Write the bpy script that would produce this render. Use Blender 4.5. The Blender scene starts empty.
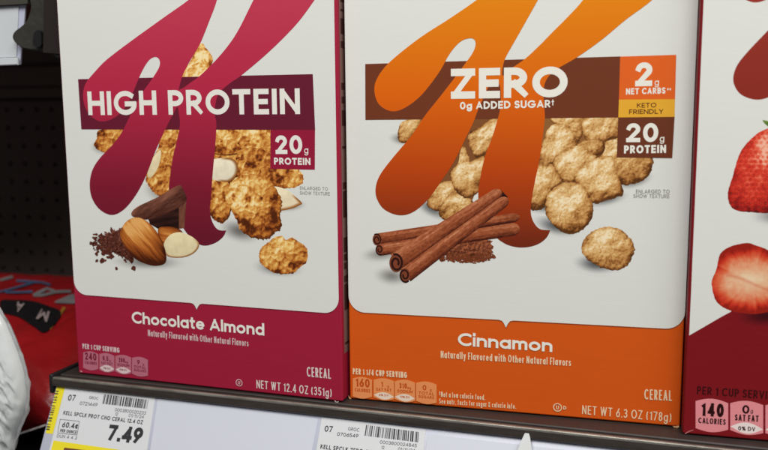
import bpy, bmesh, math, random
import numpy as np
from mathutils import Vector, Matrix
from mathutils.bvhtree import BVHTree

random.seed(7)
S = bpy.context.scene
COL = S.collection

# ------------------------------------------------------------------ survey of the place
# World: X runs along the front edge of the shelf, Y goes into the shelf, Z is up,
# z = 0 is the shelf top.  All in metres.  The camera below was surveyed from the boxes.
F_PX, PITCH, ROLL = 846.96, 0.13892, -0.00799
YAW = 0.311
CAM = np.array([0.17667689, -0.45979209, 0.17898059])

def cam_axes():
    cr, sr = math.cos(ROLL), math.sin(ROLL)
    c, s = math.cos(PITCH), math.sin(PITCH)
    right = np.array([1.0, 0, 0]); up0 = np.array([0, s, c]); fwd = np.array([0, c, -s])
    r = right * cr + up0 * sr
    u = -right * sr + up0 * cr
    cy, sy = math.cos(YAW), math.sin(YAW)
    Rz = np.array([[cy, -sy, 0], [sy, cy, 0], [0, 0, 1]])
    return Rz @ r, Rz @ u, Rz @ fwd
AX_R, AX_U, AX_F = cam_axes()

def sight(px, py):
    return AX_F + AX_R * ((px - 384) / F_PX) - AX_U * ((py - 225) / F_PX)

def meet(px, py, p0, n):
    d = sight(px, py); n = np.array(n, float)
    return CAM + d * ((np.array(p0) - CAM) @ n / (d @ n))

# ------------------------------------------------------------------ materials
def lin(c):
    c = c / 255.0
    return np.where(c <= 0.04045, c / 12.92, ((c + 0.055) / 1.055) ** 2.4)

INK = 1.06
def ink(rgb):
    v = lin(np.array(rgb, float)) * INK
    return tuple(float(x) for x in v)

def mat(name, col, rough=0.5, spec=0.3, metal=0.0):
    m = bpy.data.materials.new(name); m.use_nodes = True
    b = m.node_tree.nodes['Principled BSDF']
    b.inputs['Base Color'].default_value = (*col, 1)
    b.inputs['Roughness'].default_value = rough
    b.inputs['Specular IOR Level'].default_value = spec
    b.inputs['Metallic'].default_value = metal
    return m, b

def bump(m, b, scale, strength, stretch=(1, 1, 1), detail=3, dist=0.0003):
    nt = m.node_tree
    tc = nt.nodes.new('ShaderNodeTexCoord'); mp = nt.nodes.new('ShaderNodeMapping')
    mp.inputs['Scale'].default_value = stretch
    n = nt.nodes.new('ShaderNodeTexNoise'); n.inputs['Scale'].default_value = scale
    n.inputs['Detail'].default_value = detail
    bp = nt.nodes.new('ShaderNodeBump'); bp.inputs['Strength'].default_value = strength
    bp.inputs['Distance'].default_value = dist
    nt.links.new(tc.outputs['Object'], mp.inputs['Vector'])
    nt.links.new(mp.outputs['Vector'], n.inputs['Vector'])
    nt.links.new(n.outputs['Fac'], bp.inputs['Height'])
    nt.links.new(bp.outputs['Normal'], b.inputs['Normal'])
    return n

CARD_R, CARD_S = 0.5, 0.12
def card(name, rgb, mottling=0.05):
    """printed cardboard: flat ink with faint fibre grain in the board"""
    col = ink(rgb)
    m, b = mat(name, col, CARD_R, CARD_S)
    nt = m.node_tree
    bump(m, b, 130, 0.15, (0.5, 0.5, 7), 4, 0.0002)
    tc = nt.nodes.new('ShaderNodeTexCoord'); mp = nt.nodes.new('ShaderNodeMapping')
    mp.inputs['Scale'].default_value = (0.35, 1, 3.0)
    n = nt.nodes.new('ShaderNodeTexNoise'); n.inputs['Scale'].default_value = 160; n.inputs['Detail'].default_value = 5
    r = nt.nodes.new('ShaderNodeMapRange')
    r.inputs['To Min'].default_value = 1 - mottling; r.inputs['To Max'].default_value = 1 + mottling
    mx = nt.nodes.new('ShaderNodeMix'); mx.data_type = 'RGBA'; mx.blend_type = 'MULTIPLY'
    mx.inputs[0].default_value = 1; mx.inputs[6].default_value = (*col, 1)
    nt.links.new(tc.outputs['Object'], mp.inputs['Vector']); nt.links.new(mp.outputs['Vector'], n.inputs['Vector'])
    nt.links.new(n.outputs['Fac'], r.inputs['Value']); nt.links.new(r.outputs['Result'], mx.inputs[7])
    nt.links.new(mx.outputs[2], b.inputs['Base Color'])
    return m

def gradient_card(name, stops):
    """ink that runs from one tone to another up the box (a printed blend); stops = [(z metres, rgb)]"""
    m, b = mat(name, ink(stops[0][1]), CARD_R, CARD_S)
    nt = m.node_tree
    bump(m, b, 130, 0.15, (0.5, 0.5, 7), 4, 0.0002)
    tc = nt.nodes.new('ShaderNodeTexCoord'); sp = nt.nodes.new('ShaderNodeSeparateXYZ')
    r = nt.nodes.new('ShaderNodeMapRange'); z0, z1 = stops[0][0], stops[-1][0]
    r.inputs['From Min'].default_value = z0; r.inputs['From Max'].default_value = z1
    cr = nt.nodes.new('ShaderNodeValToRGB')
    els = cr.color_ramp.elements
    while len(els) < len(stops): els.new(0.5)
    for e, (z, c) in zip(els, stops):
        e.position = (z - z0) / (z1 - z0); e.color = (*ink(c), 1)
    nt.links.new(tc.outputs['Object'], sp.inputs['Vector']); nt.links.new(sp.outputs['Z'], r.inputs['Value'])
    nt.links.new(r.outputs['Result'], cr.inputs['Fac']); nt.links.new(cr.outputs['Color'], b.inputs['Base Color'])
    return m

def picture_ink():
    """half-tone picture print: colours held on the mesh of the picture"""
    m, b = mat('picture_ink', (1, 1, 1), CARD_R, CARD_S)
    bump(m, b, 130, 0.15, (0.5, 0.5, 7), 4, 0.0002)
    a = m.node_tree.nodes.new('ShaderNodeVertexColor'); a.layer_name = 'print'
    m.node_tree.links.new(a.outputs['Color'], b.inputs['Base Color'])
    return m
M_PIC = picture_ink()
WHITE = (216, 216, 209)
M = {}
def cardm(rgb):
    k = tuple(rgb)
    if k not in M: M[k] = card('ink_%d' % len(M), rgb, 0.02)
    return M[k]
M_WHITE = card('white_card', WHITE, 0.018)

# ------------------------------------------------------------------ mesh helpers
def link(name, verts, faces, m, parent=None, smooth=False):
    me = bpy.data.meshes.new(name)
    me.from_pydata([tuple(map(float, v)) for v in verts], [], [tuple(int(i) for i in f) for f in faces])
    me.update()
    if m: me.materials.append(m)
    if smooth: me.polygons.foreach_set('use_smooth', [True] * len(me.polygons))
    o = bpy.data.objects.new(name, me); COL.objects.link(o)
    if parent: o.parent = parent
    return o

def link_bm(name, bm, m, parent=None, smooth=False):
    me = bpy.data.meshes.new(name); bm.normal_update(); bm.to_mesh(me); bm.free()
    if m: me.materials.append(m)
    if smooth: me.polygons.foreach_set('use_smooth', [True] * len(me.polygons))
    o = bpy.data.objects.new(name, me); COL.objects.link(o)
    if parent: o.parent = parent
    return o

def tag(o, label, cat, group=None, kind=None):
    if label: o['label'] = label
    if cat: o['category'] = cat
    if group: o['group'] = group
    if kind: o['kind'] = kind
    return o

def empty(name, loc, rz=0):
    o = bpy.data.objects.new(name, None); COL.objects.link(o)
    o.location = loc; o.rotation_euler = (0, 0, rz); o.empty_display_size = 0.02
    return o

def bm_box(bm, x0, x1, y0, y1, z0, z1, bev=0.0, seg=2):
    r = bmesh.ops.create_cube(bm, size=1)
    vs = r['verts']
    for v in vs:
        v.co = ((x0 + x1) / 2 + v.co.x * (x1 - x0), (y0 + y1) / 2 + v.co.y * (y1 - y0), (z0 + z1) / 2 + v.co.z * (z1 - z0))
    if bev:
        es = list({e for v in vs for e in v.link_edges})
        bmesh.ops.bevel(bm, geom=es, offset=bev, segments=seg, profile=0.5, affect='EDGES')

def smooth_outline(pts, per=8, closed=True):
    """Catmull-Rom through the points; a point given twice in a row is a corner"""
    P = [np.array(p, float) for p in pts]; n = len(P); out = []
    rng = range(n) if closed else range(n - 1)
    for i in rng:
        p1, p2 = P[i], P[(i + 1) % n]
        if np.allclose(p1, p2): continue
        p0 = P[(i - 1) % n] if closed or i > 0 else p1
        p3 = P[(i + 2) % n] if closed or i + 2 < n else p2
        if np.allclose(p0, p1): p0 = p1
        for k in range(per):
            t = k / per
            out.append(0.5 * ((2 * p1) + (-p0 + p2) * t + (2 * p0 - 5 * p1 + 4 * p2 - p3) * t * t + (-p0 + 3 * p1 - 3 * p2 + p3) * t ** 3))
    if not closed: out.append(P[-1])
    return out

# ------------------------------------------------------------------ numpy noise (for the printed pictures)
def hsh(ix, iy, s):
    n = (ix.astype(np.int64) * 374761393 + iy.astype(np.int64) * 668265263 + s * 1442695041) & 0xffffffff
    n = ((n ^ (n >> 13)) * 1274126177) & 0xffffffff
    return ((n ^ (n >> 16)) & 0xffff) / 65535.0
def vn(x, y, s=0):
    ix, iy = np.floor(x), np.floor(y); fx, fy = x - ix, y - iy
    fx = fx * fx * (3 - 2 * fx); fy = fy * fy * (3 - 2 * fy)
    a = hsh(ix, iy, s); b = hsh(ix + 1, iy, s); c = hsh(ix, iy + 1, s); d = hsh(ix + 1, iy + 1, s)
    return (a * (1 - fx) + b * fx) * (1 - fy) + (c * (1 - fx) + d * fx) * fy
def fbm(x, y, s=0, o=4):
    v = 0; a = 0.5
    for i in range(o):
        v = v + a * vn(x, y, s + i * 17); x = x * 2.03 + 5.1; y = y * 2.03 + 1.7; a *= 0.5
    return v / (1 - 0.5 ** o)
def ramp(v, stops):
    v = np.clip(v, 0, 1); ts = [t for t, _ in stops]
    return np.stack([np.interp(v, ts, [c[i] for _, c in stops]) for i in range(3)], -1)

# ------------------------------------------------------------------ stroke lettering
def A(cx, cy, rx, ry, a0, a1, n=None):
    n = n or max(4, int(abs(a1 - a0) / 12))
    return [(cx + rx * math.cos(math.radians(a0 + (a1 - a0) * i / n)), cy + ry * math.sin(math.radians(a0 + (a1 - a0) * i / n))) for i in range(n + 1)]
def O(cx, cy, rx, ry): return ['c'] + A(cx, cy, rx, ry, 90, 450, 32)[:-1]
X = 0.73
GL = {
 'A': (.64, [[(0,0),(.32,1)],[(.32,1),(.64,0)], [(.14,.27),(.50,.27)]]),
 'B': (.46, [[(0,0),(0,1)], [(0,1),(.2,1)] + A(.22,.765,.21,.235,90,-90) + [(0,.53)], [(.2,.53)] + A(.22,.265,.24,.265,90,-90) + [(0,0)]]),
 'C': (.66, [A(.42,.5,.42,.5,52,308)]),
 'D': (.58, [[(0,0),(0,1)], [(0,1)] + A(.16,.5,.42,.5,90,-90) + [(0,0)]]),
 'E': (.40, [[(0,0),(0,1)], [(0,1),(.40,1)], [(0,.5),(.36,.5)], [(0,0),(.40,0)]]),
 'F': (.38, [[(0,0),(0,1)], [(0,1),(.38,1)], [(0,.48),(.34,.48)]]),
 'G': (.78, [A(.40,.5,.40,.5,50,350), [(.78,.45),(.46,.45)]]),
 'H': (.54, [[(0,0),(0,1)], [(.54,0),(.54,1)], [(0,.5),(.54,.5)]]),
 'I': (0, [[(0,0),(0,1)]]),
 'J': (.3, [[(.3,1)] + A(.1,.22,.2,.22,0,-110)]),
 'K': (.5, [[(0,0),(0,1)], [(.48,1),(.02,.45)], [(.15,.58),(.5,0)]]),
 'L': (.38, [[(0,1),(0,0),(.38,0)]]),
 'M': (.68, [[(0,0),(0,1)], [(.68,0),(.68,1)], [(.02,1),(.34,.25)], [(.66,1),(.34,.25)]]),
 'N': (.56, [[(0,0),(0,1)], [(.56,0),(.56,1)], [(0.02,1),(.54,0)]]),
 'O': (.76, [O(.38,.5,.38,.5)]),
 'P': (.44, [[(0,0),(0,1)], [(0,1),(.16,1)] + A(.18,.72,.26,.28,90,-90) + [(0,.44)]]),
 'Q': (.80, [O(.40,.5,.40,.5), [(.5,.25),(.78,-.02)]]),
 'R': (.48, [[(0,0),(0,1)], [(0,1),(.16,1)] + A(.18,.72,.26,.28,90,-90) + [(0,.44)], [(.2,.44),(.48,0)]]),
 'S': (.44, [A(.22,.75,.21,.25,35,270) + A(.22,.25,.22,.25,90,-145)[1:]]),
 'T': (.52, [[(0,1),(.52,1)], [(.26,1),(.26,0)]]),
 'U': (.52, [[(0,1)] + A(.26,.3,.26,.3,180,360) + [(.52,1)]]),
 'V': (.6, [[(0,1),(.3,0)],[(.3,0),(.6,1)]]),
 'W': (.9, [[(0,1),(.22,0)],[(.22,0),(.45,1)],[(.45,1),(.68,0)],[(.68,0),(.9,1)]]),
 'X': (.54, [[(0,0),(.54,1)], [(0,1),(.54,0)]]),
 'Y': (.56, [[(0,1),(.28,.45),(.56,1)], [(.28,.45),(.28,0)]]),
 'Z': (.5, [[(0,1),(.5,1)],[(.5,1),(0,0)],[(0,0),(.5,0)]]),
 '0': (.50, [O(.25,.5,.25,.5)]),
 '1': (.2, [[(0,.84),(.2,1),(.2,0)]]),
 '2': (.46, [A(.23,.74,.22,.26,165,-38) + [(.02,0)], [(.0,0),(.46,0)]]),
 '3': (.44, [A(.21,.76,.2,.24,150,-90), A(.21,.26,.23,.26,90,-150)]),
 '4': (.52, [[(.4,0),(.4,1)],[(.4,1),(0,.25)],[(0,.25),(.52,.25)]]),
 '5': (.44, [[(.4,1),(.06,1),(.03,.55)] + A(.21,.3,.23,.3,115,-150)]),
 '6': (.46, [O(.23,.3,.23,.3), [(.06,.42),(.36,1)]]),
 '7': (.46, [[(0,1),(.46,1)],[(.46,1),(.14,0)]]),
 '8': (.44, [O(.22,.765,.19,.235), O(.22,.265,.22,.265)]),
 '9': (.46, [O(.23,.7,.23,.3), [(.4,.58),(.1,0)]]),
 'a': (.50, [O(.25,.35,.25,.35), [(.5,0),(.5,X)]]),
 'b': (.50, [O(.25,.35,.25,.35), [(0,0),(0,1)]]),
 'c': (.40, [A(.25,.35,.25,.35,48,312)]),
 'd': (.50, [O(.25,.35,.25,.35), [(.5,0),(.5,1)]]),
 'e': (.50, [[(.03,.36),(.47,.36)], A(.25,.35,.25,.35,4,312)]),
 'f': (.28, [A(.26,.78,.16,.22,80,180) + [(.10,0)], [(0,X),(.26,X)]]),
 'g': (.50, [O(.25,.35,.25,.35), [(.5,X)] + A(.25,-.06,.25,.22,0,-150)]),
 'h': (.44, [[(0,0),(0,1)], A(.22,.44,.22,.26,180,0) + [(.44,0)]]),
 'i': (0, [[(0,0),(0,X)], [(0,1.0),(0,1.06)]]),
 'k': (.40, [[(0,0),(0,1)], [(.38,X),(.02,.3)], [(.14,.42),(.40,0)]]),
 'l': (0, [[(0,0),(0,1)]]),
 'm': (.72, [[(0,0),(0,X)], A(.18,.48,.18,.22,180,0) + [(.36,0)], A(.54,.48,.18,.22,180,0) + [(.72,0)]]),
 'n': (.44, [[(0,0),(0,X)], A(.22,.44,.22,.26,180,0) + [(.44,0)]]),
 'o': (.52, [O(.26,.35,.26,.35)]),
 'p': (.50, [O(.25,.35,.25,.35), [(0,-.28),(0,X)]]),
 'r': (.24, [[(0,0),(0,X)], [(0,.35)] + A(.2,.46,.2,.24,170,80)]),
 's': (.32, [A(.16,.525,.15,.175,35,270) + A(.16,.175,.16,.175,90,-145)[1:]]),
 't': (.26, [[(.11,.95),(.11,.15)] + A(.24,.14,.13,.14,180,270), [(0,X),(.26,X)]]),
 'u': (.44, [[(0,X)] + A(.22,.24,.22,.24,180,360) + [(.44,X)], [(.44,X),(.44,0)]]),
 'v': (.44, [[(0,X),(.22,0)],[(.22,0),(.44,X)]]),
 'w': (.66, [[(0,X),(.16,0)],[(.16,0),(.33,X)],[(.33,X),(.5,0)],[(.5,0),(.66,X)]]),
 'y': (.44, [[(0,X),(.22,0)], [(.44,X),(.12,-.28)]]),
 '.': (0, [[(0,0),(0,.03)]]),
 '(': (.16, [A(.4,.45,.4,.72,140,220)]),
 ')': (.16, [A(-.24,.45,.4,.72,40,-40)]),
 '/': (.36, [[(0,0),(.36,1)]]),
 '%': (.7, [O(.14,.78,.14,.2), O(.56,.22,.14,.2), [(.12,0),(.58,1)]]),
 '&': (.55, [[(.55,0),(.12,.72)] + A(.27,.8,.15,.2,200,-20) + A(.24,.22,.24,.24,100,330)]),
 '*': (.2, [[(.1,.62),(.1,1)], [(0,.72),(.2,.9)], [(0,.9),(.2,.72)]]),
 '|': (.2, [[(.1,.3),(.1,1)], [(0,.78),(.2,.78)]]),          # dagger
 '¢': (.40, [A(.25,.4,.25,.33,48,312), [(.25,-.05),(.25,.85)]]),
 "'": (0, [[(0,.8),(0,1)]]),
}

def ribbon(P, t, closed, cap):
    P = [np.array(p, float) for p in P]
    Q = [P[0]]
    for p in P[1:]:
        if np.hypot(*(p - Q[-1])) > 1e-4: Q.append(p)
    if closed and np.hypot(*(Q[0] - Q[-1])) < 1e-4: Q.pop()
    P = Q; n = len(P)
    if n < 2: return [], []
    if not closed:
        d = P[1] - P[0]; P[0] = P[0] - d / np.hypot(*d) * cap
        d = P[-1] - P[-2]; P[-1] = P[-1] + d / np.hypot(*d) * cap
    L, Rr = [], []
    for i in range(n):
        a = P[i] - P[i - 1] if (i > 0 or closed) else P[1] - P[0]
        b = P[(i + 1) % n] - P[i] if (i < n - 1 or closed) else P[-1] - P[-2]
        a = a / np.hypot(*a); b = b / np.hypot(*b)
        m = a + b; lm = np.hypot(*m)
        nrm = np.array([-b[1], b[0]])
        if lm < 0.25: mv = nrm
        else:
            m = m / lm; mv = np.array([-m[1], m[0]]); k = mv @ nrm
            mv = mv / max(k, 0.42)
        L.append(P[i] + mv * t / 2); Rr.append(P[i] - mv * t / 2)
    V = L + Rr; Fc = []
    for i in range(n if closed else n - 1):
        j = (i + 1) % n
        Fc.append((i, n + i, n + j, j))
    return V, Fc

def layout(text, t, gap, sx):
    """strokes in cap-height units; returns list of (points, closed, (ylo, yhi)) and total length"""
    x = 0.0; out = []
    for ch in text:
        if ch == ' ':
            x += 0.30 * sx + gap * 0.6; continue
        ws, strokes = GL[ch]
        low = ch.islower()
        ys = [p[1] for s in strokes for p in s if p != 'c']
        lo, hi = min(0, min(ys)), max(ys)
        def fy(y):
            if low:
                a = [lo if lo < 0 else -1, 0, X, 1.0, 2.0]
                b = [lo + t / 2 if lo < 0 else -1, t / 2, X - t / 2, 1 - t / 2, 2 - t / 2]
                return float(np.interp(y, a, b))
            if ch == '.': return t / 2 + y
            return t / 2 + y * (1 - t)
        for s in strokes:
            closed = s[0] == 'c'; pts = s[1:] if closed else s
            out.append(([(x + t / 2 + px * sx, fy(py)) for px, py in pts], closed, (lo if lo < 0 else 0, max(hi, 0.1) if ch != '.' else t), (x - .004, x + ws * sx + t + .004)))
        x += ws * sx + t + gap
    return out, x - gap

def lettering(name, text, p0, p1, cap, t, m, parent, to3d, gap=0.1):
    """text on a surface from baseline start p0 to baseline end p1 (2-D surface metres), cap height metres.
    to3d(u, v, k) gives a 3-D point on the surface, k sheets above it"""
    p0 = np.array(p0); p1 = np.array(p1); d = p1 - p0; Lw = np.hypot(*d) / cap; ex = d / np.hypot(*d); ey = np.array([-ex[1], ex[0]])
    l0 = layout(text, t, gap, 0.0)[1]; l1 = layout(text, t, gap, 1.0)[1]
    sx = max(0.12, (Lw - l0) / (l1 - l0)) if l1 > l0 else 1.0
    if sx > (1.15 if len(text) <= 3 else 1.5):
        sx = 1.0; over = Lw - layout(text, t, gap, sx)[1]; p0 = p0 + ex * over / 2 * cap
    strokes, _ = layout(text, t, gap, sx)
    V, Fc = [], []
    for k, (pts, closed, (lo, hi), (xl, xr)) in enumerate(strokes):
        v, f = ribbon(pts, t, closed, t * 0.48)
        b = len(V)
        for q in v:
            y = min(max(q[1], lo), hi) if not closed else q[1]
            xq = min(max(q[0], xl), xr) if not closed else q[0]
            uv = p0 + ex * xq * cap + ey * y * cap
            V.append(to3d(uv[0], uv[1], 0.3 * (k % 6)))
        Fc += [tuple(b + i for i in g) for g in f]
    return link(name, V, Fc, m, parent)

# ------------------------------------------------------------------ cereal boxes
SHEET = 0.000003
class Carton:
    def __init__(self, name, loc, rz, w, h, d, rgb, label):
        self.root = tag(empty(name, loc, rz), label, 'cereal box', 'cereal boxes side by side on the shelf')
        self.loc = np.array(loc); self.c, self.s = math.cos(rz), math.sin(rz); self.w, self.h, self.d = w, h, d
        self.k = 1
        bm = bmesh.new()
        bm_box(bm, 0, w, 0, d, 0.0006, h, 0.0011, 3)
        # cardboard: let the panels bow by a fraction of a millimetre on the hidden sides only
        self.board = link_bm('carton', bm, card(name + '_board', rgb), self.root, True)
        md = self.board.modifiers.new('wn', 'WEIGHTED_NORMAL'); md.keep_sharp = False
    def at(self, px, py):
        n = np.array([-self.s, self.c, 0])
        P = meet(px, py, self.loc, n) - self.loc
        return np.array([P[0] * self.c + P[1] * self.s, P[2]])
    def up(self, n=1): self.k += n; return self.k
    def P3(self, k=None):
        k0 = self.k if k is None else k
        return lambda u, v, dk=0: (u, -(k0 + dk) * SHEET, v)
    def area(self, name, pts, m, parent=None, px=True, smooth=0):
        """flat printed area; points on the photograph's box face"""
        self.up()
        q = [self.at(*p) for p in pts] if px else [np.array(p) for p in pts]
        if smooth: q = smooth_outline(q, smooth)
        f = self.P3()
        a = sum(q[i][0] * q[(i + 1) % len(q)][1] - q[(i + 1) % len(q)][0] * q[i][1] for i in range(len(q)))
        idx = list(range(len(q)))
        if a < 0: idx = idx[::-1]
        return link(name, [f(*p) for p in q], [idx], m, parent or self.root)
    def text(self, name, s, b0, b1, top, t, m, parent=None, gap=0.1):
        """baseline from pixel b0 to b1, 'top' = pixel at cap height above b0"""
        self.up(2)
        p0, p1, pt = self.at(*b0), self.at(*b1), self.at(*top)
        cap = abs(pt[1] - p0[1])
        return lettering(name, s, p0, p1, cap, t, m, parent or self.root, self.P3(), gap)
    def patch(self, name, pts, fn, parent, rough=0.0, seed=0, n=8, rings=30, px=True, sm=True):
        """picture patch: fn(x, y, r, ang) -> rgb 0..255, x/y in photo-pixel-like units from the centre"""
        self.up()
        q = [self.at(*p) for p in pts] if px else [np.array(p) for p in pts]
        if sm: q = smooth_outline(q, n)
        q = np.array(q)
        seg = np.hypot(*(np.roll(q, -1, 0) - q).T); cum = np.concatenate([[0], np.cumsum(seg)])
        N = int(np.clip(cum[-1] / 0.00042, 40, 420))
        tt = np.linspace(0, cum[-1], N, endpoint=False)
        qq = np.vstack([q, q[:1]])
        out = np.stack([np.interp(tt, cum, qq[:, i]) for i in (0, 1)], -1)
        c = out.mean(0)
        if rough:
            a = np.arctan2(*(out - c).T)
            w = 1 + rough * (fbm(out[:, 0] * 900, out[:, 1] * 900, seed, 3) - 0.5) * 2
            out = c + (out - c) * w[:, None]
        rings = int(np.clip(np.hypot(*(out - c).T).max() / 0.00042, 8, 60))
        rr = np.linspace(0, 1, rings + 1)
        G = c + (out - c)[None] * rr[:, None, None]
        xy = (G - c) / 0.00062
        # distance-like radial coordinate
        ang = np.broadcast_to(np.arange(N) / N, (rings + 1, N))
        rgb = fn(xy[..., 0], xy[..., 1], np.broadcast_to(rr[:, None], (rings + 1, N)), ang)
        V = G.reshape(-1, 2); f = self.P3()
        verts = np.stack([V[:, 0], np.full(len(V), -self.k * SHEET), V[:, 1]], -1)
        faces = []
        ccw = sum(out[:, 0] * np.roll(out[:, 1], -1) - np.roll(out[:, 0], -1) * out[:, 1]) > 0
        i = np.arange(N); j = (i + 1) % N
        for r in range(rings):
            a = np.stack([r * N + i, (r + 1) * N + i, (r + 1) * N + j, r * N + j], -1)
            faces.append(a if ccw else a[:, ::-1])
        faces = np.concatenate(faces)
        me = bpy.data.meshes.new(name)
        me.vertices.add(len(verts)); me.vertices.foreach_set('co', verts.ravel().astype(np.float32))
        me.loops.add(faces.size); me.loops.foreach_set('vertex_index', faces.ravel().astype(np.int32))
        me.polygons.add(len(faces)); me.polygons.foreach_set('loop_start', np.arange(0, faces.size, 4, dtype=np.int32))
        me.update(calc_edges=True); me.validate()
        at = me.color_attributes.new('print', 'FLOAT_COLOR', 'POINT')
        col = np.ones((len(verts), 4), np.float32); col[:, :3] = lin(np.clip(rgb.reshape(-1, 3), 3, 250)) * INK
        at.data.foreach_set('color', col.ravel())
        me.materials.append(M_PIC)
        o = bpy.data.objects.new(name, me); COL.objects.link(o); o.parent = parent
        return o

# --- looks of the pictured food (these are the inks of a printed picture) ---
def worley(x, y, s=0):
    ix, iy = np.floor(x), np.floor(y); d1 = np.full(x.shape, 9.0); cid = np.zeros(x.shape)
    for a in (-1, 0, 1):
        for b in (-1, 0, 1):
            jx, jy = ix + a, iy + b
            dx = jx + hsh(jx, jy, s) - x; dy = jy + hsh(jx, jy, s + 31) - y
            d = np.sqrt(dx * dx + dy * dy); m_ = d < d1
            d1 = np.where(m_, d, d1); cid = np.where(m_, hsh(jx, jy, s + 77), cid)
    return d1, cid
def relief(x, y, h, d=1.0):
    return h(x, y) - h(x + d * 0.8, y - d)          # picture lit from its upper left
def flake_ink(seed, dark=0.0, tone=1.0, curl=False):
    def f(x, y, r, a):
        wx = x + (fbm(x * .12, y * .12, seed, 2) - .5) * 6; wy = y + (fbm(x * .12, y * .12, seed + 1, 2) - .5) * 6
        h = lambda X_, Y_: -worley(X_ * .17, Y_ * .20, seed)[0] ** 2 * 1.3 + fbm(X_ * .06, Y_ * .06, seed + 4, 2) * 2.6 + fbm(X_ * .40, Y_ * .40, seed + 5, 2) * .9
        L = relief(wx, wy, h, 1.3)
        d1, cid = worley(wx * .17, wy * .20, seed)
        mott = fbm(x * .13, y * .13, seed + 9, 4)
        pits = np.clip((mott - 0.57) * 6, 0, 1)
        fleck = np.clip((fbm(x * .5, y * .5, seed + 13, 2) - .55) * 4, 0, 1)
        v = 0.65 + L * 0.42 - pits * 0.34 - (mott - .5) * .46 - fleck * .14 + (cid - .5) * .16 + (fbm(x * 0.045, y * 0.045, seed + 3, 2) - 0.5) * 0.5 - 0.20 * np.clip((r - 0.80) * 5, 0, 1) - dark + 0.006 * y
        if curl:
            R_ = np.maximum(np.hypot(x, y), 1e-3); k = np.clip((x * .75 - y * .55) / R_ + .25, 0, 1)
            v = v - .30 * np.exp(-((r - .70) / .13) ** 2) * k + .16 * np.exp(-((r - .92) / .06) ** 2) * k + .10 * np.clip(-x / 20, -1, 1)
        return ramp(v, [(0, (82, 36, 12)), (.22, (136, 68, 24)), (.45, (186, 112, 44)), (.68, (216, 156, 76)), (.88, (238, 198, 120)), (1, (244, 220, 166))]) * tone
    return f
def puff_ink(seed, dark=0.0):
    def f(x, y, r, a):
        s = np.sqrt(np.clip(1 - (r * 0.97) ** 2, 0, 1))
        R = np.maximum(np.hypot(x, y), 1e-3) / np.maximum(r, 1e-3)
        lx = x / np.maximum(R, 1e-3); ly = y / np.maximum(R, 1e-3)
        dome = 0.52 * s + 0.42 * ly - 0.18 * lx - .06
        h = lambda X_, Y_: fbm(X_ * 0.085, Y_ * 0.085, seed, 2) * 4.4 + fbm(X_ * 0.26, Y_ * 0.26, seed + 4, 2) * 0.9 + fbm(X_ * 0.6, Y_ * 0.6, seed + 6, 2) * 0.5
        L = relief(x, y, h, 1.0)
        spk = np.clip((fbm(x * 0.75, y * 0.75, seed + 8, 2) - 0.62) * 5, 0, 1) + (fbm(x * .95, y * .95, seed + 33, 2) - .5) * 1.1
        v = 0.44 + dome * 0.70 + L * 0.56 - spk * 0.20 - .26 * np.clip((r - .84) * 6, 0, 1) - dark + (fbm(x * 0.12, y * 0.12, seed + 21, 3) - 0.5) * 0.25
        return ramp(v, [(0, (82, 46, 18)), (.2, (130, 80, 36)), (.42, (178, 124, 66)), (.65, (208, 162, 100)), (.85, (228, 192, 136)), (1, (240, 220, 182))])
    return f
def shade_ink(core, paper=WHITE, power=1.2):
    """soft grey ground shadow printed under the pictured food, fading out to the paper"""
    def f(x, y, r, a):
        k = np.clip(1 - r, 0, 1) ** power
        k = k * k * (3 - 2 * k)
        return np.array(paper)[None, None] * (1 - k[..., None]) + np.array(core)[None, None] * k[..., None]
    return f
def along(x, y, ang):
    c, s = math.cos(ang), math.sin(ang)
    return x * c + y * s, -x * s + y * c
def almond_ink(ang, seed=3):
    def f(x, y, r, a):
        t, n = along(x, y, ang)
        st = fbm(n * 0.42 + fbm(t * .1, n * .1, seed) * 1.2, t * 0.03, seed, 3)
        s = np.sqrt(np.clip(1 - r ** 2, 0, 1))
        v = 0.26 + 0.42 * s + 0.022 * y - 0.006 * x + (st - 0.5) * 0.85 - 0.15 * np.clip((r - .85) * 6, 0, 1)
        return ramp(v, [(0, (66, 26, 10)), (.3, (122, 58, 20)), (.6, (172, 94, 36)), (.85, (206, 134, 62)), (1, (226, 166, 96))])
    return f
def cream_ink(rim, base=(226, 208, 168), rimw=0.12, side=None):
    def f(x, y, r, a):
        k = np.clip((r - (1 - rimw)) / rimw * 1.3, 0, 1)
        if side is not None:
            R = np.maximum(np.hypot(x, y), 1e-3)
            k = k * np.clip((x * side[0] + y * side[1]) / R * 1.6 + 0.4, 0, 1)
        c = np.array(base)[None, None] * (1 + (fbm(x * .2, y * .2, 4, 3) - .5) * .10 + 0.004 * y)[..., None]
        return c * (1 - k[..., None]) + np.array(rim)[None, None] * k[..., None]
    return f
def chunk_ink(lo, hi, ang, seed, amt=1.0):
    def f(x, y, r, a):
        t, n = along(x, y, ang)
        v = 0.45 + (fbm(t * 0.06, n * 0.3, seed, 4) - .5) * 1.3 * amt + n * 0.02
        return ramp(v, [(0, lo), (1, hi)])
    return f
def powder_ink(seed, lo, hi):
    def f(x, y, r, a):
        h = lambda X_, Y_: fbm(X_ * 0.45, Y_ * 0.45, seed, 3)
        v = 0.5 + relief(x, y, h, 1) * 2.0 + (fbm(x * .6, y * .6, seed + 2, 2) - .5) * .7 + 0.02 * y
        return ramp(v, [(0, lo), (1, hi)])
    return f

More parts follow.
